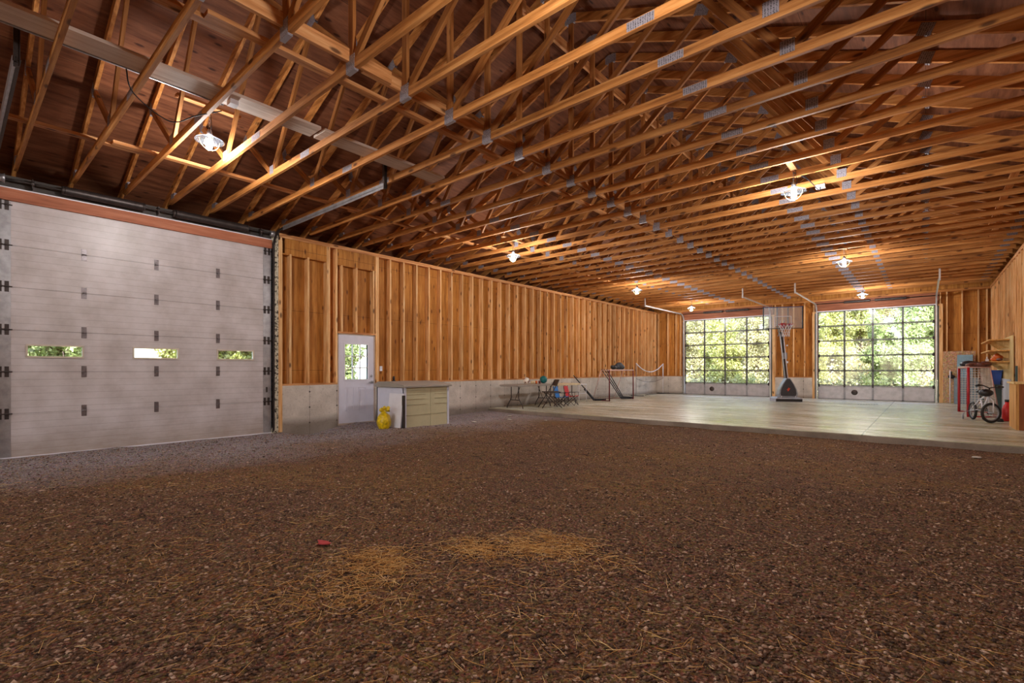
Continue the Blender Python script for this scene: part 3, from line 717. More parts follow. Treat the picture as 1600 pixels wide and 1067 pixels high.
# ------------------------------------------------------------------ walk-through door (door_2)
d2 = S(bpy.data.objects.new('door_2', None)); C.objects.link(d2); d2.location = (LW, 0, 0); d2['label'] = 'white walk-through door with nine-pane window'
b = MB(); b.box((-.16, MY0, .03), (-.015, MY0+.025, MZ1)); b.box((-.16, MY1-.025, .03), (-.015, MY1, MZ1)); b.box((-.16, MY0, MZ1-.02), (-.015, MY1, MZ1)); b.box((-.16, MY0, .02), (.01, MY1, .05)); b.build('door_frame', plain('tan_door_frame', lin(196, 174, 158), .5), d2)
L0, L1, Z0, Z1 = MY0+.028, MY1-.028, .055, 2.005; wy0, wy1, wz0, wz1 = 5.70, 6.27, 1.02, 1.80
b = MB(); X0, X1 = -.07, -.026
b.box((X0, L0, Z0), (X1, L1, wz0)); b.box((X0, L0, wz1), (X1, L1, Z1)); b.box((X0, L0, wz0), (X1, wy0, wz1)); b.box((X0, wy1, wz0), (X1, L1, wz1))
for ya, yb in ((5.73, 5.92), (6.04, 6.23)):
    b.box((X1, ya, .32), (X1+.008, ya+.012, .84)); b.box((X1, yb-.012, .32), (X1+.008, yb, .84)); b.box((X1, ya, .32), (X1+.008, yb, .332)); b.box((X1, ya, .828), (X1+.008, yb, .84)); b.box((X1, ya+.045, .36), (X1+.006, yb-.045, .80))
lf = b.build('door_leaf', DOORWHITE, d2)
b = MB(); r = .022; b.box((X1-.05, wy0-r, wz0-r), (X1+.012, wy1+r, wz0)); b.box((X1-.05, wy0-r, wz1), (X1+.012, wy1+r, wz1+r)); b.box((X1-.05, wy0-r, wz0), (X1+.012, wy0, wz1)); b.box((X1-.05, wy1, wz0), (X1+.012, wy1+r, wz1))
for k in (1, 2):
    yy = wy0+(wy1-wy0)*k/3; zz = wz0+(wz1-wz0)*k/3; b.box((X1-.03, yy-.008, wz0), (X1+.004, yy+.008, wz1)); b.box((X1-.03, wy0, zz-.008), (X1+.004, wy1, zz+.008))
q = b.build('window_grille', WHITE, lf); MB().box((X1-.024, wy0, wz0), (X1-.020, wy1, wz1)).build('window_pane', GLASS, lf)
b = MB(); b.lathe([(0, 0), (.03, 0), (.03, .01), (.012, .012), (.012, .035), (.028, .045), (.03, .06), (0, .068)], (X1, 6.37, .95), 14, 'X'); b.beam((X1+.05, 6.37, .95), (X1+.05, 6.28, .95), .02, .018, (0, 0, 1)); b.build('door_handle', STEEL, lf)
MB().lathe([(0, 0), (.028, 0), (.026, .018), (0, .02)], (X1, 6.37, 1.09), 14, 'X').build('deadbolt', STEEL, lf)
o = MB(); o.box((0, -.035, -.058), (.008, .035, .058)); sw = o.build('light_switch', WHITE, loc=(LW, 6.61, 1.26)); tag(sw, 'white light switch on the stud right of the walk-through door', 'light switch')
MB().box((.008, -.006, -.012), (.018, .006, .012)).build('toggle', WHITE, sw)

# ------------------------------------------------------------------ glazed overhead doors (door_3, door_4)
def glazed(name, g0, g1, label, oval):
    d = S(bpy.data.objects.new(name, None)); C.objects.link(d); d.location = (0, FW, SL); d['label'] = label
    H = GZ-SL; w = g1-g0; zs = [0, .52]+[.52+(H-.52)*k/5 for k in range(1, 6)]; xs_ = [g0+w*k/4 for k in range(5)]
    for r in range(6):
        b = MB(); z0, z1 = zs[r]+.003, zs[r+1]-.003; t = .028
        b.box((g0, .0, z0), (g1, .045, z0+t)); b.box((g0, .0, z1-t), (g1, .045, z1))
        for k, x in enumerate(xs_): b.box((max(g0, x-.03), .0, z0), (min(g1, x+.03), .045, z1))
        f = b.build('door_section', ALU if r else GREYP, d)
        for k in range(4):
            if r: MB().box((xs_[k]+.02, .02, z0+.02), (xs_[k+1]-.02, .026, z1-.02)).build('glass_pane', GLASS, f)
            else: MB().box((xs_[k]+.02, .018, z0+.02), (xs_[k+1]-.02, .03, z1-.02)).build('solid_panel', ALUP, f)
        if r:
            for x in xs_: 
                h = MB(); xx = min(max(x, g0+.04), g1-.04); h.box((xx-.025, -.008, zs[r]-.06), (xx+.025, 0, zs[r]+.06)); h.tube([(xx-.03, -.01, zs[r]), (xx+.03, -.01, zs[r])], .01, 6); h.build('hinge', DKSTEEL, d)
    if oval: MB().lathe([(0, -.008), (.09, -.008), (.1, 0), (.1, .01)], (g0+w*.34, 0.01, .27), 20, 'Y').build('pull_plate', DKSTEEL, d)
    b = MB(); b.box((g0, -.01, -.02), (g1, .05, .004)); b.build('bottom_seal', DARKRUB, d)
    for s, x in ((-1, g0-.05), (1, g1+.05)):
        b = MB(); R = .35; top = 3.64; P = [(x, -.04, 0), (x, -.04, top-R)]+[(x, -.04-R*(1-math.cos(a)), top-R+R*math.sin(a)) for a in [math.pi/2*i/8 for i in range(1, 9)]]+[(x, -4.05, top)]
        for i in range(len(P)-1):
            b.beam(P[i], P[i+1], .006, .055, (1, 0, 0)); b.beam(Vector(P[i])+Vector((-s*.02, 0, 0)), Vector(P[i+1])+Vector((-s*.02, 0, 0)), .04, .006, (1, 0, 0))
        b.build('door_track', WSTEEL, d)
        b = MB(); b.box((x-.02, -4.06, top-.04), (x+.02, -4.02, ZC-SL+.12)); b.build('track_hanger', WSTEEL, d)
        b = MB(); b.box((x-.02+s*.03, -.03, 0), (x+.02+s*.03, .0, 3.3)); b.build('track_angle', ALU, d)
    b = MB(); b.box((g0-.05, -.015, H), (g1+.05, .02, H+.03)); b.build('header_edge', WHITE, d)
    b = MB(); b.tube([(g0-.1, -.12, H+.3), (g1+.1, -.12, H+.3)], .014, 8)
    b.build('torsion_shaft', DKSTEEL, d)
    b = MB(); xa, xb = g0+.25*w, g0+.48*w; n = 60; b.lathe([((.05 if i % 2 else .042), xa+i*(xb-xa)/n) for i in range(n+1)], (0, -.12, H+.3), 10, 'X'); b.build('torsion_spring', DKSTEEL, d)
    b = MB(); xa, xb = g0+.52*w, g0+.78*w; b.lathe([((.05 if i % 2 else .042), xa+i*(xb-xa)/n) for i in range(n+1)], (0, -.12, H+.3), 10, 'X'); b.build('torsion_spring', DKSTEEL, d)
glazed('door_3', GA[0], GA[1], 'left glazed overhead door in the far wall', True)
glazed('door_4', GB[0], GB[1], 'right glazed overhead door in the far wall', True)

# ------------------------------------------------------------------ things by the left wall
# storage shed: local origin at the left front corner, x into the wall negative
SEAM = plain('dark_seam', lin(120, 112, 84), .6)
t = thing('storage_shed', 'low tan resin storage shed with two doors against the left wall', 'storage shed', (-8.26, 6.2, -.01))
b = MB(); b.box((-1.0, 0, 0), (-.03, .03, .86)); b.box((-1.0, 1.24-.03, 0), (-.03, 1.24, .86)); b.box((-1.0, 0, 0), (-.97, 1.24, .86)); b.box((-1.0, 0, 0), (-.03, 1.24, .04))
for z in (.2, .42, .64): b.box((-1.0, -.004, z), (-.06, 0, z+.008))
for y in (0, 1.19): b.box((-.06, y, 0), (0, y+.05, .88))
b.build('body', LILAC, t)
for y0, y1 in ((.055, .70), (.708, 1.185)):
    b = MB(); b.box((-.03, y0, .015), (-.008, y1, .86))
    for z in (.28, .50, .62, .72, .80): b.box((-.010, y0+.01, z), (.002, y1-.01, z+.010)) if z < .4 else b.box((-.010, (y0+.01 if y0 < .5 else y0+.12), z), (.002, (y1-.14 if y0 < .5 else y1-.01), z+.010))
    sd2 = b.build('shed_door', TAN, t); g_ = MB()
    for z in (.29, .51, .63, .73, .81): g_.box((-.008, (y0+.02 if (y0 < .5 or z < .4) else y0+.12), z-.012), (-.0055, (y1-.14 if (y0 < .5 and z > .4) else y1-.02), z))
    g_.build('groove', SEAM, sd2)
b = MB(); P = [(-1.03, .93), (-.9, .985), (-.5, .985), (.0, .925), (.05, .90), (.05, .87), (-1.03, .87)]; b.prism(P, -.04, 1.29, 'Y'); b.build('lid', TANLID, t)
# leaning white louvred panel
t = thing('louvred_panel', 'white louvred panel leaning on the left end of the storage shed', 'panel', (-8.47, 6.06, 0))
b = MB(); b.box((-.24, 0, 0), (.24, .025, .74))
for k in range(13): b.box((-.21, -.006, .06+k*.052), (.21, 0, .075+k*.052))
o = b.build('panel', WHITE, t); o.rotation_euler = (-.12, 0, 0)
o = MB().box((-.03, 6.12, 0), (.03, 6.16, .7)).build('board', DKSTEEL, loc=(-8.21, 0, 0)); tag(o, 'dark slat standing at the left front corner of the storage shed', 'slat')
# yellow bag
t = thing('plastic_bag', 'crumpled yellow plastic bag with tied handles beside the white panel', 'bag', (-8.50, 5.86, 0))
b = MB(); n, m = 20, 14; vs = []
for i in range(m+1):
    tt = i/m; r0 = (.165*math.sin(math.pi*min(1, (tt*.9+.12)))**.55)*(1 if tt < .75 else 1-.5*(tt-.75)/.25)
    for k in range(n):
        a = 2*math.pi*k/n; r = r0*(1+.14*noise.noise(Vector((math.cos(a)*2.2, math.sin(a)*2.2, tt*6)))+.06*math.sin(a*7+tt*3)); vs.append((r*.95*math.cos(a), r*.8*math.sin(a), .40*tt))
fs = [(i*n+k, i*n+(k+1) % n, (i+1)*n+(k+1) % n, (i+1)*n+k) for i in range(m) for k in range(n)]+[tuple(range(n)), tuple(m*n+k for k in range(n))]
b.add(vs, fs, True); b.build('bag_body', YEL, t)
b = MB()
for s in (-1, 1): b.ball((.03+s*.07, .02*s, .41), .06, 1.1, .8, .75, 9, .35); b.ball((.09, s*.04, .45), .045, 1, .8, .8, 8, .4)
b.build('handle', YEL, t)
o = MB(); o.box((0, -.03, 0), (.05, .03, .03)); o.lathe([(0, .03), (.022, .03), (.03, .07), (.02, .12), (0, .125)], (.025, 0, 0), 10)
o = o.build('bottle', BLACK, loc=(-9.80, 7.02, ZS+.038)); tag(o, 'small dark bottle on the sill plate behind the storage shed', 'bottle')

def folding_table(y0, y1, x0, x1, z, label, mat):
    t = thing('folding_table', label, 'table', ((x0+x1)/2, (y0+y1)/2, SL), 0, 'folding tables by the left wall'); hx, hy = (x1-x0)/2, (y1-y0)/2; h = z-SL
    b = MB(); r = .03; b.box((-hx, -hy, h-.035), (hx, hy, h)); b.box((-hx+.01, -hy+.01, h-.055), (hx-.01, hy-.01, h-.03)); b.build('tabletop', mat, t)
    for s in (-1, 1):
        yy = s*(hy-.28); b = MB()
        for q in (-1, 1):
            b.tube([(q*.14, yy, h-.05), (q*.14, yy, .30), (q*.17, yy, .24), (q*.27, yy, .10), (q*.30, yy, .0)], .014, 8)
        b.tube([(-.17, yy, .24), (.17, yy, .24)], .012, 8); b.tube([(0, yy, .24), (0, yy-s*.25, h-.05)], .008, 6); b.build('leg_frame', DKSTEEL, t)
folding_table(10.45, 12.35, -9.42, -8.72, .80, 'grey folding table nearest the slab edge with balls on top', TABLE)
folding_table(12.5, 13.9, -9.45, -8.85, .775, 'light folding table behind the blue and red camp chairs', CREAM)
o = MB().ball((0, 0, .1), .1, seg=20).build('ball', SOCCER, loc=(-9.1, 11.3, .80)); tag(o, 'white and brown patched ball on the grey folding table', 'ball')
o = MB().ball((0, 0, .12), .12, seg=20).build('ball', TEAL, loc=(-9.1, 12.15, .80)); tag(o, 'dark teal ball at the right end of the grey folding table', 'ball')
for k, (yy, m, lb) in enumerate(((11.53, CREAM, 'small cream cup right of the patched ball on the grey table'), (11.64, CREAM, 'small cream cup in the middle of three objects on the grey table'), (11.76, ORANGE, 'small orange cup on the grey folding table'), (11.92, DRED, 'small dark red cup left of the teal ball'))):
    o = MB(); o.lathe([(0, 0), (.03, 0), (.036, .09), (.03, .09), (.026, .01), (0, .01)], seg=14); o = o.build('cup', m, loc=(-9.08, yy, .80)); tag(o, lb, 'cup')
# brown metal folding chair: sits facing the table (-Y... ) ; built facing +x local
t = thing('folding_chair', 'dark brown metal folding chair beside the grey table', 'chair', (-8.42, 11.62, SL), math.radians(-128)); t.scale = (1.12, 1.12, 1.05)
for s in (-1, 1):
    b = MB(); b.tube([(.30, s*.21, 0), (.02, s*.205, .44), (-.16, s*.20, .78)], .012, 8); b.build('leg', CHAIRM, t)
    b = MB(); b.tube([(-.24, s*.19, 0), (.16, s*.185, .44)], .012, 8); b.build('leg', CHAIRM, t)
MB().box((-.20, -.2, .43), (.20, .2, .455)).build('seat', CHAIRM, t)
b = MB(); b.beam((-.10, 0, .62), (-.165, 0, .79), .39, .012, (0, 1, 0)); b.build('backrest', CHAIRM, t)
b = MB(); b.tube([(.19, -.2, .17), (.19, .2, .17)], .009, 6); b.tube([(-.17, -.19, .08), (-.17, .19, .08)], .009, 6); b.build('stretcher', CHAIRM, t)
def camp_chair(x, y, rz, mat, label):
    t = thing('camp_chair', label, 'chair', (x, y, SL), rz, 'small camp chairs')
    b = MB(); w = .17
    b.add([(-.02, -w, .27), (-.02, w, .27), (.26, w, .30), (.26, -w, .30), (-.02, -w, .255), (-.02, w, .255), (.26, w, .285), (.26, -w, .285)], [(0,1,2,3), (4,7,6,5), (0,4,5,1), (1,5,6,2), (2,6,7,3), (3,7,4,0)]); b.build('seat', mat, t)
    b = MB(); b.beam((-.03, 0, .26), (-.12, 0, .60), 2*w-.03, .012, (0, 1, 0)); b.build('backrest', mat, t)
    for s in (-1, 1):
        b = MB(); b.tube([(.25, s*w, .0), (-.08, s*w, .30)], .009, 6); b.build('leg', DKSTEEL, t)
        b = MB(); b.tube([(-.10, s*w, .0), (.26, s*w, .31), (.26, s*w, .40)], .009, 6); b.build('leg', DKSTEEL, t)
        b = MB(); b.tube([(-.06, s*w, .02), (-.12, s*w, .62)], .009, 6); b.build('back_post', DKSTEEL, t)
        b = MB(); b.beam((-.09, s*w, .40), (.28, s*w, .41), .04, .01, (0, 1, 0)); b.build('armrest', DKSTEEL, t)
    for s in (-1, 1):
        b = MB(); b.tube([(.25, -s*w, .01), (.24, s*w, .28)], .007, 6); b.tube([(-.08, -s*w, .02), (-.06, s*w, .27)], .007, 6); b.build('cross_brace', DKSTEEL, t)
camp_chair(-8.62, 12.30, math.radians(12), BLUEF, 'small blue camp chair between the brown folding chair and the red chair')
camp_chair(-8.62, 12.86, math.radians(12), REDF, 'small red camp chair beside the blue one')
# white stool frame
t = thing('white_stool', 'thin white metal stool right of the camp chairs against the concrete wall', 'stool', (-9.2, 14.3, SL))
MB().box((-.2, -.25, .60), (.2, .25, .625)).build('seat', WHITE, t)
for sx in (-1, 1):
    for sy in (-1, 1): MB().tube([(sx*.19, sy*.24, 0), (sx*.17, sy*.22, .60)], .009, 6).build('leg', WHITE, t)
b = MB(); b.tube([(.18, -.23, .3), (.18, .23, .3)], .008, 6); b.tube([(-.18, -.23, .3), (-.18, .23, .3)], .008, 6); b.build('stretcher', WHITE, t)

def hockey_stick(p0, p1, p2, label, mat=BLACK, thick=.03, group=None, paddle=0):
    """p0 grip top, p1 heel, p2 blade tip; world coords"""
    p0, p1, p2 = Vector(p0), Vector(p1), Vector(p2); t = thing('hockey_stick', label, 'hockey stick', tuple(p1), 0, group)
    b = MB(); b.beam(p0-p1, (0, 0, .03), thick*.7, thick, (0, 1, 0)); b.build('shaft', mat, t)
    if paddle:
        q = (p0-p1).normalized()*paddle; b = MB(); b.beam(q, (0, 0, .02), thick*.8, .095, (1, 0, 0)); b.build('paddle', mat, t)
    b = MB(); d = p2-p1; b.add([Vector((0, 0, -.005)), Vector((0, 0, .075)), d+Vector((0, 0, .065)), d+Vector((0, 0, 0))]+[Vector((.014, .0, -.005)), Vector((.014, 0, .075)), d+Vector((.014, 0, .065)), d+Vector((.014, 0, 0))],
                                [(0,1,2,3), (4,7,6,5), (0,4,5,1), (1,5,6,2), (2,6,7,3), (3,7,4,0)]); b.build('blade', mat, t)
hockey_stick((-9.66, 14.7, 1.02), (-9.0, 15.05, SL+.01), (-8.75, 15.4, SL+.005), 'wide black goalie stick leaning on the concrete wall left of the goal', paddle=.55)
# goals
def hockey_goal(loc, rz, label, frame_mat, top_mat, net_mat, sp=.075, r=.024, w=1.83, h=1.10, d=.75):
    """local: mouth in the plane x=0 along y, net goes to -x"""
    t = thing('hockey_goal', label, 'hockey goal', loc, rz); W2 = w/2
    for s in (-1, 1): MB().tube([(0, s*W2, 0), (0, s*W2, h)], r, 10).build('post', frame_mat, t)
    MB().tube([(0, -W2, h), (0, W2, h)], r, 10).build('crossbar', top_mat, t)
    b = MB(); dt = .38; 
    for s in (-1, 1): b.tube([(0, s*W2, h), (-dt, s*(W2-.08), h)], .012, 8); b.tube([(-dt, s*(W2-.08), h), (-d, s*(W2-.12), .015)], .012, 8)
    b.tube([(-dt, -(W2-.08), h), (-dt, W2-.08, h)], .012, 8); b.build('back_frame', top_mat, t)
    b = MB(); b.tube([(0, -W2, .015), (-.3, -(W2-.02), .015), (-d, -(W2-.2), .015), (-d, W2-.2, .015), (-.3, W2-.02, .015), (0, W2, .015)], .014, 8); b.build('base_frame', frame_mat, t)
    b = MB(); rr = .0026 if sp > .1 else .0045
    ny_ = int(w/sp)
    for k in range(ny_+1):
        y = -W2+k*w/ny_; yi = y*(1-.08/W2); b.tube([(0, y, h-.01), (-dt, yi, h-.01), (-d, y*(1-.12/W2), .02)], rr, 3)
    nz_ = int(h/sp)
    for k in range(nz_+1):
        z = .02+k*(h-.03)/nz_; f = z/h; xb = -(d+(dt-d)*f); wy = W2-.12+.04*f
        b.tube([(0, -W2, z), (xb, -wy, z), (xb, wy, z), (0, W2, z)], rr, 3)
    for k in range(1, int(d/sp)):
        f = k*sp; 
        for s in (-1, 1):
            ztop = h-.01 if f < dt else h*(1-(f-dt)/(d-dt)); b.tube([(-f, s*(W2-.1*f/d), .02), (-f, s*(W2-.1*f/d), ztop)], rr, 3)
        if f < dt: b.tube([(-f, -W2+.05, h-.01), (-f, W2-.05, h-.01)], rr, 3)
    b.build('netting', net_mat, t); return t
hockey_goal((-8.5, 16.15, SL), 0, 'hockey goal with red and brown posts against the left concrete wall', DRED, plain('faded_crossbar', lin(220, 180, 172), .5), NETM, .11)
for nm in ('post.001',):
    pass
for k, (y, c) in enumerate(((16.35, -8.3), (16.45, -8.45), (16.55, -8.6))):
    hockey_stick((-9.2+.05*k, 15.9+.1*k, 1.25), (-8.75-.03*k, 16.55+.16*k, SL+.02), (-8.6, 16.9+.16*k, SL+.01), 'black hockey stick leaning inside the left goal, %s of three' % ('leftmost', 'middle', 'rightmost')[k], group='sticks in the left goal')
z_ = SL+1.10+.024
def lump(name, cat, label, loc, parts, mat):
    b = MB()
    for c, r, sx, sy, sz in parts: b.ball(c, r, sx, sy, sz, 14, .07)
    o = b.build(name, mat, loc=loc); return tag(o, label, cat)
lump('hockey_glove', 'glove', 'dark hockey glove lying on top of the left goal', (-8.62, 15.75, z_), [((0, 0, .08), .1, 1, 1.2, .8), ((0, .12, .07), .07, 1, 1.3, .8), ((0, -.1, .1), .06, 1, 1, 1)], BLACK)
lump('hockey_helmet', 'helmet', 'charcoal helmet and pads heaped on top of the left goal', (-8.66, 16.25, z_), [((0, 0, .13), .15, 1, 1.25, .9), ((0, .22, .09), .1, 1, 1.2, .9), ((.02, -.2, .09), .09, 1, 1, .9)], DKGREY)
# badminton net
t = thing('badminton_net', 'portable badminton net with sagging white top tape in the far left corner', 'sports net', (-9.2, 20.1, SL))
for s in (-1, 1):
    b = MB(); b.tube([(0, s*1.36, .03), (0, s*1.36, 1.38)], .011, 8); b.build('pole', WHITE if s > 0 else GREYP, t)
    b = MB(); b.tube([(-.3, s*1.36, .03), (.35, s*1.36, .03)], .016, 8); b.ball((-.2, s*1.36, .03), .035, seg=8); b.build('foot', BLACK, t)
N = 24; top = [(0, -1.36+2.72*i/N, 1.02+.36*(2*i/N-1)**2) for i in range(N+1)]; bot = [(0.02, -1.36+2.72*i/N, .58+.16*(2*i/N-1)**2) for i in range(N+1)]
MB().tube(top, .022, 6).build('top_tape', WHITE, t)
MB().tube(bot, .007, 6).build('bottom_cord', BNET, t)
b = MB(); rr = .0012
for i in range(N+1): b.tube([top[i], bot[i]], rr, 3)
for k in range(1, 7):
    f = k/7; b.tube([(0, a[1], a[2]*(1-f)+c[2]*f) for a, c in zip(top, bot)], rr, 3)
b.build('netting', BNET, t)
o = MB().tube([(0, 1.36, .75), (0, 1.36, 1.4)], .022, 8).build('net_sleeve', WHITE, t)
cable([(-9.2, 19.6, SL+.02), (-9.35, 20.4, SL+.02), (-9.3, 21.2, SL+.02), (-8.9, 21.7, SL+.02), (-8.2, 21.8, SL+.02)], 'black cable on the slab along the far left corner', .012)

# ------------------------------------------------------------------ basketball hoop
t = thing('basketball_hoop', 'portable basketball hoop with clear backboard standing between the glazed doors', 'basketball hoop', (-3.72, 19.25, SL), math.radians(26))
b = MB(); b.prism([(-.42, 0), (.42, 0), (.42, .10), (.36, .15), (-.36, .15), (-.42, .10)], -.28, .48, 'Y'); b.build('base', plain('grey_base', lin(176, 178, 190), .45), t)
MB().box((-.41, -.285, .01), (.41, -.278, .10)).build('base_front', BLACK, t)
# teardrop shield
sh_ = []
for i in range(25):
    a = -math.pi/2+2*math.pi*i/24
    u = math.sin(a); w = .30*math.cos(a)*(1.0 if u < 0 else (1-u)*.78+.22)
    sh_.append((w, .18+.30*(u+1)*(1.0)+(.12 if u > .9 else 0)))
out = [(-.27, .16), (.27, .16), (.30, .26), (.27, .42), (.19, .60), (.09, .76), (.05, .82), (-.05, .82), (-.09, .76), (-.19, .60), (-.27, .42), (-.30, .26)]
MB().prism(out, -.20, .12, 'Y').build('base_cover', plain('light_rim', lin(150, 152, 160), .4), t)
MB().prism([(x*.84, .2+(z-.16)*.9) for x, z in out], -.212, -.198, 'Y').build('cover_face', plain('charcoal_face', lin(58, 56, 62), .5), t)
b = MB(); b.prism([(-.03, .36), (.01, .38), (.03, .43), (.07, .47), (.03, .46), (.01, .50), (-.02, .45), (-.06, .42), (-.02, .41)], -.218, -.211, 'Y'); b.build('emblem', ORR, t)
b = MB()
for x in (-.22, .22): b.tube([(x, -.18, .14), (x, -.24, .20)], .014, 8)
b.build('cover_bolt', WHITE, t)
b = MB(); b.beam((.0, .10, .70), (-.16, .10, 2.46), .085, .085, (0, 1, 0)); b.build('pole', BLACK, t)
for x in (-.055, .055):
    b = MB(); b.tube([(x*.8, .02, .82), (x-.16, .02, 2.42)], .013, 8); b.build('lift_rod', WHITE, t)
b = MB(); b.beam((-.04, .06, 1.50), (-.045, .06, 1.72), .06, .14, (0, 1, 0)); b.build('height_crank', GREYP, t)
b = MB(); b.box((.0, .0, 1.35), (.05, .04, 1.42)); b.box((.0, .0, 1.95), (.04, .04, 2.0)); b.build('clamp', WHITE, t)
for z0, z1 in ((2.30, 2.62), (2.46, 2.85)):
    b = MB()
    for x in (-.24, -.14): b.beam((x, .14, z0), (x-.0, -.24, z1), .012, .04, (1, 0, 0))
    b.build('arm', BLACK, t)
bbx, bz0, bz1, by = -.20, 2.55, 3.30, -.30
bb = MB().box((bbx-.62, by, bz0), (bbx+.62, by+.012, bz1)).build('backboard', BBG, t)
b = MB(); 
for a in ((bbx-.63, bz0-.01, bbx+.63, bz0+.012), (bbx-.63, bz1-.012, bbx+.63, bz1+.01), (bbx-.635, bz0-.015, bbx-.60, bz1+.015), (bbx+.60, bz0-.015, bbx+.635, bz1+.015)): b.box((a[0], by-.012, a[1]), (a[2], by+.02, a[3]))
b.build('board_frame', BLACK, bb)
b = MB()
for x in (-.17, .17): b.box((bbx+x-.018, by+.014, bz0), (bbx+x+.018, by+.05, bz1))
b.build('board_support', BLACK, bb)
b = MB()
for a in ((-.27, 2.60, -.25, 2.98), (.25, 2.60, .27, 2.98), (-.27, 2.96, .27, 2.98)): b.box((bbx+a[0], by-.016, a[1]), (bbx+a[2], by-.013, a[3]))
b.build('target_square', WHITE, bb)
b = MB(); b.box((bbx+.19, by-.017, 2.62), (bbx+.25, by-.014, 2.70)); b.box((bbx-.62, by-.017, bz1-.012), (bbx+.62, by-.014, bz1)); b.build('blue_marking', BLUEB, bb)
rx, ry, rz_ = bbx, by-.33, 2.66; R = .228
rm = MB().tube([(rx+R*math.cos(a), ry+R*math.sin(a), rz_) for a in [2*math.pi*i/28 for i in range(28)]], .01, 8, closed=True).build('rim', REDP, t)
b = MB(); b.box((rx-.08, by-.02, 2.58), (rx+.08, by-.005, 2.74)); b.beam((rx, by, rz_), (rx, ry+R, rz_), .1, .012, (1, 0, 0)); b.build('rim_bracket', REDP, rm)
b = MB(); K = 12
def np_(k, i): 
    rr_ = [R, .17, .13, .115, .125][i]; return (rx+rr_*math.cos(2*math.pi*(k+.5*(i % 2))/K), ry+rr_*math.sin(2*math.pi*(k+.5*(i % 2))/K), rz_-.105*i)
for k in range(K):
    for i in range(4):
        b.tube([np_(k, i), np_(k, i+1)], .005, 5); b.tube([np_(k, i), np_(k-1 if i % 2 == 0 else k+1, i+1)], .005, 5)
b.build('net', WHITE, rm)

# ------------------------------------------------------------------ things on the right
t = hockey_goal((.73, 16.74, SL), math.pi+.05, 'red hockey goal with white netting standing in front of the right wall', REDP, plain('goal_bar', lin(200, 150, 140), .5), NETM, .06, .03, 1.83, 1.18, .55)
lump('duffel_bag', 'bag', 'dark red and black bag heaped on top of the red goal', (.92, 16.5, SL+1.2), [((0, 0, .04), .11, 1.5, 2.0, .6), ((.2, .12, .06), .09, 1.3, 1.6, .8), ((-.1, -.22, .03), .07, 1.2, 1.6, .6), ((.1, -.2, .05), .06, 1.4, 1, .9)], LEATHER)
lump('duffel_bag', 'bag', 'black bag on the far side of the red goal top', (.86, 17.3, SL+1.2), [((0, 0, .07), .12, 1.6, 1.8, .7), ((.15, -.1, .06), .08, 1.4, 1.5, .8)], BLACK)
o = MB().box((RW-.03, 16.3, SL), (RW-.012, 19.6, 2.05)).build('plywood_panel', PLYR); tag(o, 'pale plywood panel standing against the right wall behind the shelves', 'board')
o = MB().box((RW-.055, 16.6, SL), (RW-.035, 18.6, 1.0)).build('white_board', WHITE); tag(o, 'white board leaning low on the right wall behind the bicycle', 'board')
o = MB().box((RW-.06, 15.5, SL), (RW-.03, 15.62, 1.32)).build('dark_post', TEALP); tag(o, 'narrow green-grey board upright between the plywood panel and the wooden cabinet', 'board')
def shelf(z, label):
    t = thing('wall_shelf', label, 'shelf', (RW-.03, 18.0, z), 0, 'shelves on the right wall')
    MB().box((-.36, -1.15, 0), (0, 1.15, .028)).build('shelf_board', WCAB, t)
    for y in (-.9, -.45, 0, .45, .9):
        b = MB(); b.prism([(0, 0), (-.2, 0), (-.2, -.03), (-.04, -.17), (0, -.17)], y-.012, y+.012, 'Y'); b.build('bracket', PLYR, t)
    return t
shelf(1.96, 'top shelf with white brackets on the right wall'); shelf(1.69, 'middle shelf with white brackets on the right wall'); shelf(1.42, 'lowest shelf, holding the orange helmet, on the right wall')
lump('orange_helmet', 'helmet', 'orange helmet sitting on the lowest wall shelf', (1.40, 17.35, 1.448), [((0, 0, .10), .10, .95, 1.1, 1), ((-.06, 0, .05), .08, 1, 1, .6)], ORANGE)
lump('work_glove', 'gloves', 'brown gloves on the lowest shelf right of the helmet', (1.40, 17.05, 1.448), [((0, 0, .04), .06, 1, 1.6, .6), ((0, -.15, .04), .05, 1, 1.5, .7)], LEATHER)
lump('clutter_box', 'box', 'cream bundle on the lowest shelf left of the helmet', (1.38, 17.75, 1.448), [((0, 0, .05), .07, 1, 1.5, .7), ((0, .16, .045), .06, 1, 1.2, .7)], CREAM)
o = MB().box((.80, 21.84, .95), (1.18, 21.87, 1.72)).build('blue_board', CYAN); tag(o, 'pale blue board standing high against the far strand board panel', 'board')
t = thing('storage_cabinet', 'grey utility cabinet behind the red goal in the far right corner', 'cabinet', (1.0, 21.7, SL))
MB().box((-.28, -.22, 0), (.30, .22, .85)).build('body', plain('slate_paint', lin(120, 136, 148), .5), t); MB().box((-.27, -.235, .02), (.0, -.22, .82)).build('cabinet_door', plain('slate_paint_door', lin(132, 150, 162), .5), t); MB().box((.02, -.235, .02), (.29, -.22, .82)).build('cabinet_door', plain('slate_paint_door_b', lin(132, 150, 162), .5), t)
t = thing('plastic_bin', 'blue plastic bin hung up behind the goal on the right', 'bin', (1.36, 18.4, .84))
b = MB(); b.prism([(-.15, 0), (.15, 0), (.19, .36), (-.19, .36)], -.22, .22, 'Y'); b.build('bin_body', BLUEB, t); MB().box((-.205, -.24, .34), (.205, .24, .38)).build('rim', BLUEB, t)
t = thing('pedestal', 'dark pedestal under the blue bin', 'stand', (1.36, 18.4, SL)); MB().box((-.18, -.2, 0), (.18, .2, .73)).build('body', TEALP, t)
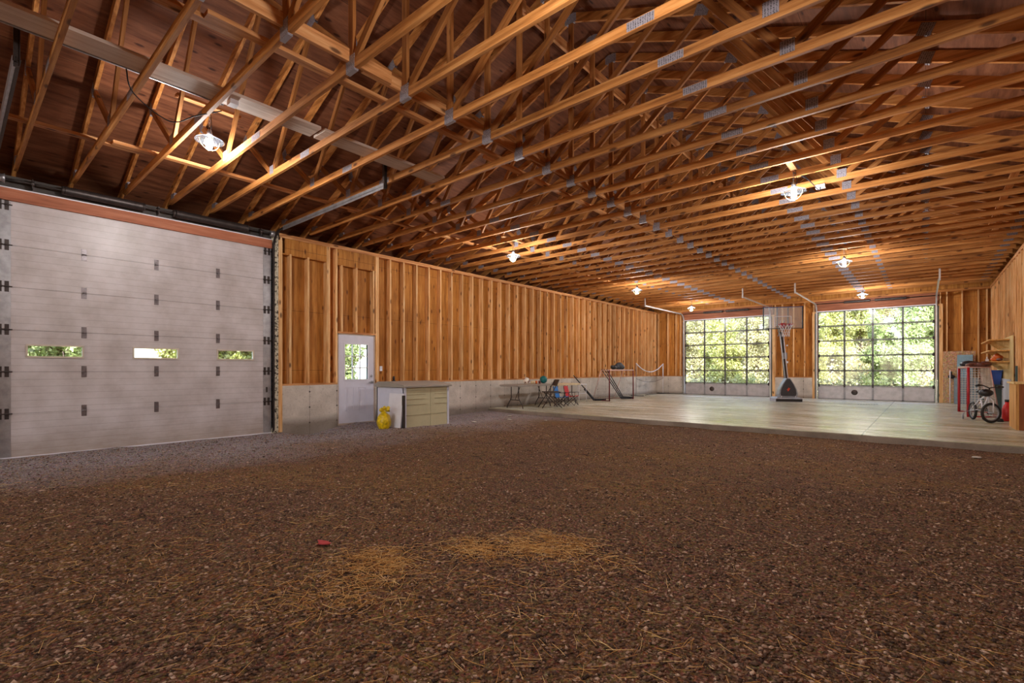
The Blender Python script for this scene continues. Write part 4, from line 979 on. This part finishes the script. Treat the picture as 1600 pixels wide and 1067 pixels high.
o = MB().box((-.03, -.03, 0), (.03, .03, .08)); o.tube([(0, 0, .08), (0, 0, .14)], .012, 8); o = o.build('white_bottle', WHITE, loc=(1.3, 18.75, 1.448)); tag(o, 'white bottle at the left end of the lowest shelf', 'bottle')
o = MB().tube([(0, 0, 0), (0, 0, 1.1)], .014, 8).build('white_pole', WHITE, loc=(.62, 21.6, SL)); tag(o, 'thin white pole standing in front of the strand board panel', 'pole')
o = MB().tube([(0, 0, 0), (.35, .1, .75)], .012, 8).build('wooden_handle', WCAB, loc=(1.05, 21.4, 1.55)); 
bpy.data.objects.remove(o)
lump('tool_box', 'box', 'dark tool hanging on the strand board panel', (.66, FW-.1, 1.0), [((0, 0, 0), .07, 1.3, .6, 1), ((0, 0, .12), .03, .8, .6, 2)], BLACK)
# red container
t = thing('gas_can', 'red plastic jug on the slab between the bicycle and the cabinet', 'jug', (1.36, 15.1, SL))
b = MB(); b.lathe([(0, 0), (.075, 0), (.085, .02), (.085, .26), (.06, .34), (.035, .38), (.035, .42), (0, .42)], seg=18); b.build('jug_body', REDJ, t); MB().lathe([(0, .42), (.04, .42), (.04, .47), (0, .47)], seg=14).build('cap', BLACK, t)
b = MB(); b.tube([(.08, 0, .30), (.13, 0, .36), (.08, 0, .42), (.03, 0, .40)], .014, 8); b.build('handle', REDJ, t)
o = MB().lathe([(0, 0), (.07, 0), (.06, .06), (0, .075)], seg=14).build('puck_stack', BLACK, loc=(1.22, 14.85, SL)); tag(o, 'small dark round object on the slab beside the red jug', 'object')
# wooden cabinet at right edge
t = thing('wooden_cabinet', 'open-fronted wooden cabinet with pale top at the right edge of the slab', 'cabinet', (1.28, 12.94, SL))
MB().box((0, .0, 0), (.02, .94, .86)).build('side_panel', WCAB, t); MB().box((.02, .0, 0), (.30, .02, .86)).build('front_panel', WCABD, t); MB().box((.02, .92, 0), (.30, .94, .86)).build('back_panel', WCAB, t)
MB().box((-.03, -.03, .86), (.30, .97, .89)).build('cabinet_top', PLYR, t); MB().box((0, -.012, 0), (.04, 0, .86)).build('corner_strip', WCAB, t)
# bicycle
t = thing('childs_bicycle', 'small child bicycle with white frame and turned front wheel by the red goal', 'bicycle', (1.02, 14.30, SL), 0)
def wheel(name, c, ax, R, mt):
    """ax: axle direction"""
    ax = Vector(ax).normalized(); u = Vector((0, 0, 1)); v = ax.cross(u).normalized(); c = Vector(c)
    ring = lambda r: [c+(v*math.cos(a)+u*math.sin(a))*r for a in [2*math.pi*i/32 for i in range(32)]]
    w = MB().tube(ring(R-.025), .025, 8, closed=True).build(name, DARKRUB, t); MB().tube(ring(R-.055), .012, 6, closed=True).build('wheel_rim', GREYP, w)
    b = MB(); b.tube([c-ax*.045, c+ax*.045], .02, 8)
    for i in range(14):
        a = 2*math.pi*i/14; b.tube([c+ax*(.03 if i % 2 else -.03), c+(v*math.cos(a)+u*math.sin(a))*(R-.055)], .002, 4)
    b.build('spokes', STEEL, w); return c
fa = (math.sin(YAW), -math.cos(YAW), 0)   # front axle towards the camera
cf = wheel('front_wheel', (.03, 0, .215), fa, .215, BLACK)
dirb = Vector((-.24, .97, 0)).normalized(); axr = Vector((.97, .24, 0))
cr = wheel('rear_wheel', dirb*.78+Vector((-.02, 0, .20)), axr, .20, BLACK)
for s in (-1, 1):
    w = Vector((math.cos(YAW), math.sin(YAW), 0))
head = cf+Vector((-.02, .06, .42)); seatp = cf+dirb*.52+Vector((0, 0, .40)); bbk = cf+dirb*.42+Vector((0, 0, .05))
b = MB(); b.tube([head-Vector((0, 0, .06)), bbk], .018, 8); b.tube([head-Vector((0, 0, .02)), seatp-Vector((0, 0, .14))], .018, 8); b.tube([seatp-Vector((0, 0, .12)), bbk], .015, 8)
for s in (-1, 1): b.tube([bbk+axr*s*.02, cr+axr*s*.05], .009, 6); b.tube([seatp-Vector((0, 0, .14))+axr*s*.02, cr+axr*s*.05], .009, 6)
b.build('frame', WHITE, t)
b = MB(); fx_ = Vector(fa)
for s in (-1, 1): b.tube([cf+fx_*s*.055, cf+fx_*s*.05+Vector((0, 0, .24)), head-Vector((0, 0, .08))+fx_*s*.01], .011, 8)
b.tube([head-Vector((0, 0, .1)), head+Vector((0, 0, .06))], .016, 8); b.build('fork', WHITE, t)
hb = head+Vector((0, 0, .10)); wv = Vector((math.cos(YAW), math.sin(YAW), 0))
b = MB(); b.tube([hb-wv*.24+Vector((0, 0, .08)), hb-wv*.12+Vector((0, 0, .05)), hb, hb+wv*.12+Vector((0, 0, .02)), hb+wv*.26-Vector((0, 0, .02))], .012, 8); b.tube([head, hb], .014, 8); b.build('handlebar', BLACK, t)
for s in (-1, 1): b = MB(); a0 = hb+wv*s*.17+Vector((0, 0, .03 if s > 0 else .06)); b.tube([a0, a0+wv*s*.12-Vector((0, 0, .01))], .019, 8); b.build('grip', BLACK, t)
b = MB(); b.ball(tuple(hb+Vector((-.06, -.05, -.10))), .1, 1.2, 1, .8, 12, .05); b.build('handlebar_bag', BLACK, t)
b = MB(); b.ball(tuple(seatp+Vector((0, 0, .03))), .1, .8, 1.3, .35, 12); b.tube([seatp-Vector((0, 0, .16)), seatp], .011, 6); b.build('saddle', BLACK, t)
b = MB(); b.tube([bbk-axr*.08, bbk+axr*.08], .01, 6); b.lathe([(0, 0), (.06, 0), (.06, .008), (0, .008)], tuple(bbk+axr*.04), 16, 'X'); b.box(tuple(bbk+axr*.1+Vector((-.03, -.04, -.11))), tuple(bbk+axr*.1+Vector((.05, .03, -.09)))); b.tube([bbk+axr*.08, bbk+axr*.09+Vector((0, 0, -.1))], .008, 6); b.build('crank', DKSTEEL, t)
for s in (-1, 1):
    c = cr+axr*s*.17-Vector((0, 0, .13)); b = MB(); b.lathe([(.0, -.015), (.06, -.015), (.065, 0), (.06, .015), (0, .015)], tuple(c), 16, 'X'); b.tube([cr+axr*s*.05, c+axr*s*-.03+Vector((0, 0, .1)), c], .007, 6); b.build('training_wheel', GREYP, t)

# ------------------------------------------------------------------ outside
gr = MB().box((-60, -60, -.45), (60, 80, -.30)).build('ground', GRASS); tag(gr, kind='structure', label='rough grass around the barn')
bank = MB(); N1 = 40
vs = [(-30+i*60/N1, 25+j*1.2, -.3+max(0, (j-2))*.42+.3*noise.noise(Vector((i*.4, j*.5, 0)))) for j in range(12) for i in range(N1+1)]
bank.add(vs, [(j*(N1+1)+i, j*(N1+1)+i+1, (j+1)*(N1+1)+i+1, (j+1)*(N1+1)+i) for j in range(11) for i in range(N1)], True); bk = bank.build('hillside', GRASS); tag(bk, kind='structure', label='grassy bank beyond the glazed doors')
ug = np.random.default_rng(21); n = 90000; ux = ug.uniform(-26, 16, n); uy = 25+12*ug.random(n); uz = -.3+np.maximum(0, (uy-27.4)/1.2)*.42+ug.random(n)**2*1.1
P = np.stack([ux, uy, uz], 1); A_ = ug.normal(size=(n, 3)); A_ /= np.linalg.norm(A_, axis=1)[:, None]; B_ = np.cross(A_, ug.normal(size=(n, 3))); B_ /= np.linalg.norm(B_, axis=1)[:, None]
s_ = .085*ug.uniform(.5, 1.3, n)[:, None]; V = np.stack([P-A_*s_, P-B_*s_*.5, P+A_*s_, P+B_*s_*.5], 1).reshape(-1, 3)
u_ = np_mesh('undergrowth', V, np.arange(4*n).reshape(-1, 4), LEAFP); tag(u_, 'pale tangled undergrowth covering the bank beyond the glazed doors', 'undergrowth', kind='stuff')
def crown(n, rx, ry, rz, seed, leaf=.11):
    r = np.random.default_rng(seed); u = r.normal(size=(n, 3)); u /= np.linalg.norm(u, axis=1)[:, None]
    lob = .72+.28*np.sin(u[:, 0]*5+seed)*np.cos(u[:, 1]*6+1.3*seed)+.14*np.sin(u[:, 2]*9+seed*2)
    P = u*lob[:, None]*(r.random(n)**.28)[:, None]*np.array([rx, ry, rz])
    a = r.normal(size=(n, 3)); a /= np.linalg.norm(a, axis=1)[:, None]; b_ = np.cross(a, r.normal(size=(n, 3))); b_ /= np.linalg.norm(b_, axis=1)[:, None]
    s = leaf*r.uniform(.6, 1.3, n)[:, None]; nrm = np.cross(a, b_)
    V = np.stack([P-a*s*1.1, P-b_*s*.5+nrm*s*.12, P+a*s*1.1, P+b_*s*.5+nrm*s*.12], 1).reshape(-1, 3)
    return V, np.arange(4*n).reshape(-1, 4)
protos = []
for k, m in enumerate((LEAFY, LEAFG, LEAFP)):
    tt = thing('tree', 'x', 'tree', (0, 0, 0)); V, F = crown(26000 if k < 2 else 22000, 1.62, 1.5, 2.5, 3+k, .065 if k < 2 else .055)
    V[:, 2] += 2.5; cr_ = np_mesh('crown', V, F, m); cr_.parent = tt
    b = MB(); b.tube([(0, 0, -.3), (.05, 0, 1.2), (-.05, .05, 2.6), (.1, 0, 4)], [.11, .09, .06, .02], 8)
    for a in range(7):
        q = a*.9; z = .8+a*.35; b.tube([(0, 0, z), (.6*math.cos(q), .6*math.sin(q), z+.6), (1.1*math.cos(q), 1.0*math.sin(q), z+1.0)], [.045, .03, .01], 6)
    b.build('trunk', BARK, tt); protos.append(tt)
spots = []
rr = random.Random(5)
for row, (yy, zz) in enumerate(((24.6, -1.1), (27.6, .1), (31.0, 1.5), (34.4, 2.9), (37.8, 4.3))):
    sp_ = 3.7 if row else 2.35
    for i in range(9 if row else 13):
        spots.append((-20.5+i*sp_+(row % 2)*1.85-row*.9+rr.uniform(-.1, .1), yy+rr.uniform(-.1, .1), zz-.6, rr.choice((0, 0, 1, 1, 2)), rr.uniform(.92, 1.04) if row else rr.uniform(.52, .62)))
for i in range(5): spots.append((-16.6, 2.0+i*3.5, -.5, (1, 0)[i % 2], rr.uniform(.92, 1.03)))
for i in range(5): spots.append((-20.4, -5+i*3.6, -.5, (1, 0)[i % 2], rr.uniform(.92, 1.03)))
spots = [p for p in spots if p[1] < 20 or -.47 < p[0]/p[1] < .09]
used = set(); kindn = ('yellow-green leafy tree', 'fresh green leafy tree', 'pale twiggy brush tree')
for (x, y, z, k, s) in spots:
    o = protos[k] if k not in used else copy_tree(protos[k]); used.add(k)
    o.location = (x, y, z); o.scale = (s, s, s); o.rotation_euler = (0, 0, rr.uniform(0, 6.28))
    q_ = ('left part of left glazed door', 'right part of left glazed door', 'basketball hoop', 'left part of right glazed door', 'right part of right glazed door', 'right wall')[min(5, sum(((x/max(y, 1)) > v) for v in (-.30, -.225, -.145, -.066, .011)))]
    rw_ = ('foot of the bank', 'second row up', 'halfway up the bank', 'high on the bank', 'top of the bank')[max(0, min(4, int(round((y-24.6)/3.3))))]
    if x < -16 and y < 20: o['label'] = kindn[k]+' outside the left wall, %s' % ('level with the overhead door' if y < 4.5 else ('seen through the walk-through door' if y < 8 else 'beyond the storage shed')); o['group'] = kindn[k]+'s west of the barn'
    else: o['label'] = kindn[k].replace(' leafy', '').replace(' twiggy', '')+' behind the '+q_+', '+rw_; o['group'] = kindn[k]+'s beyond the glazed doors'
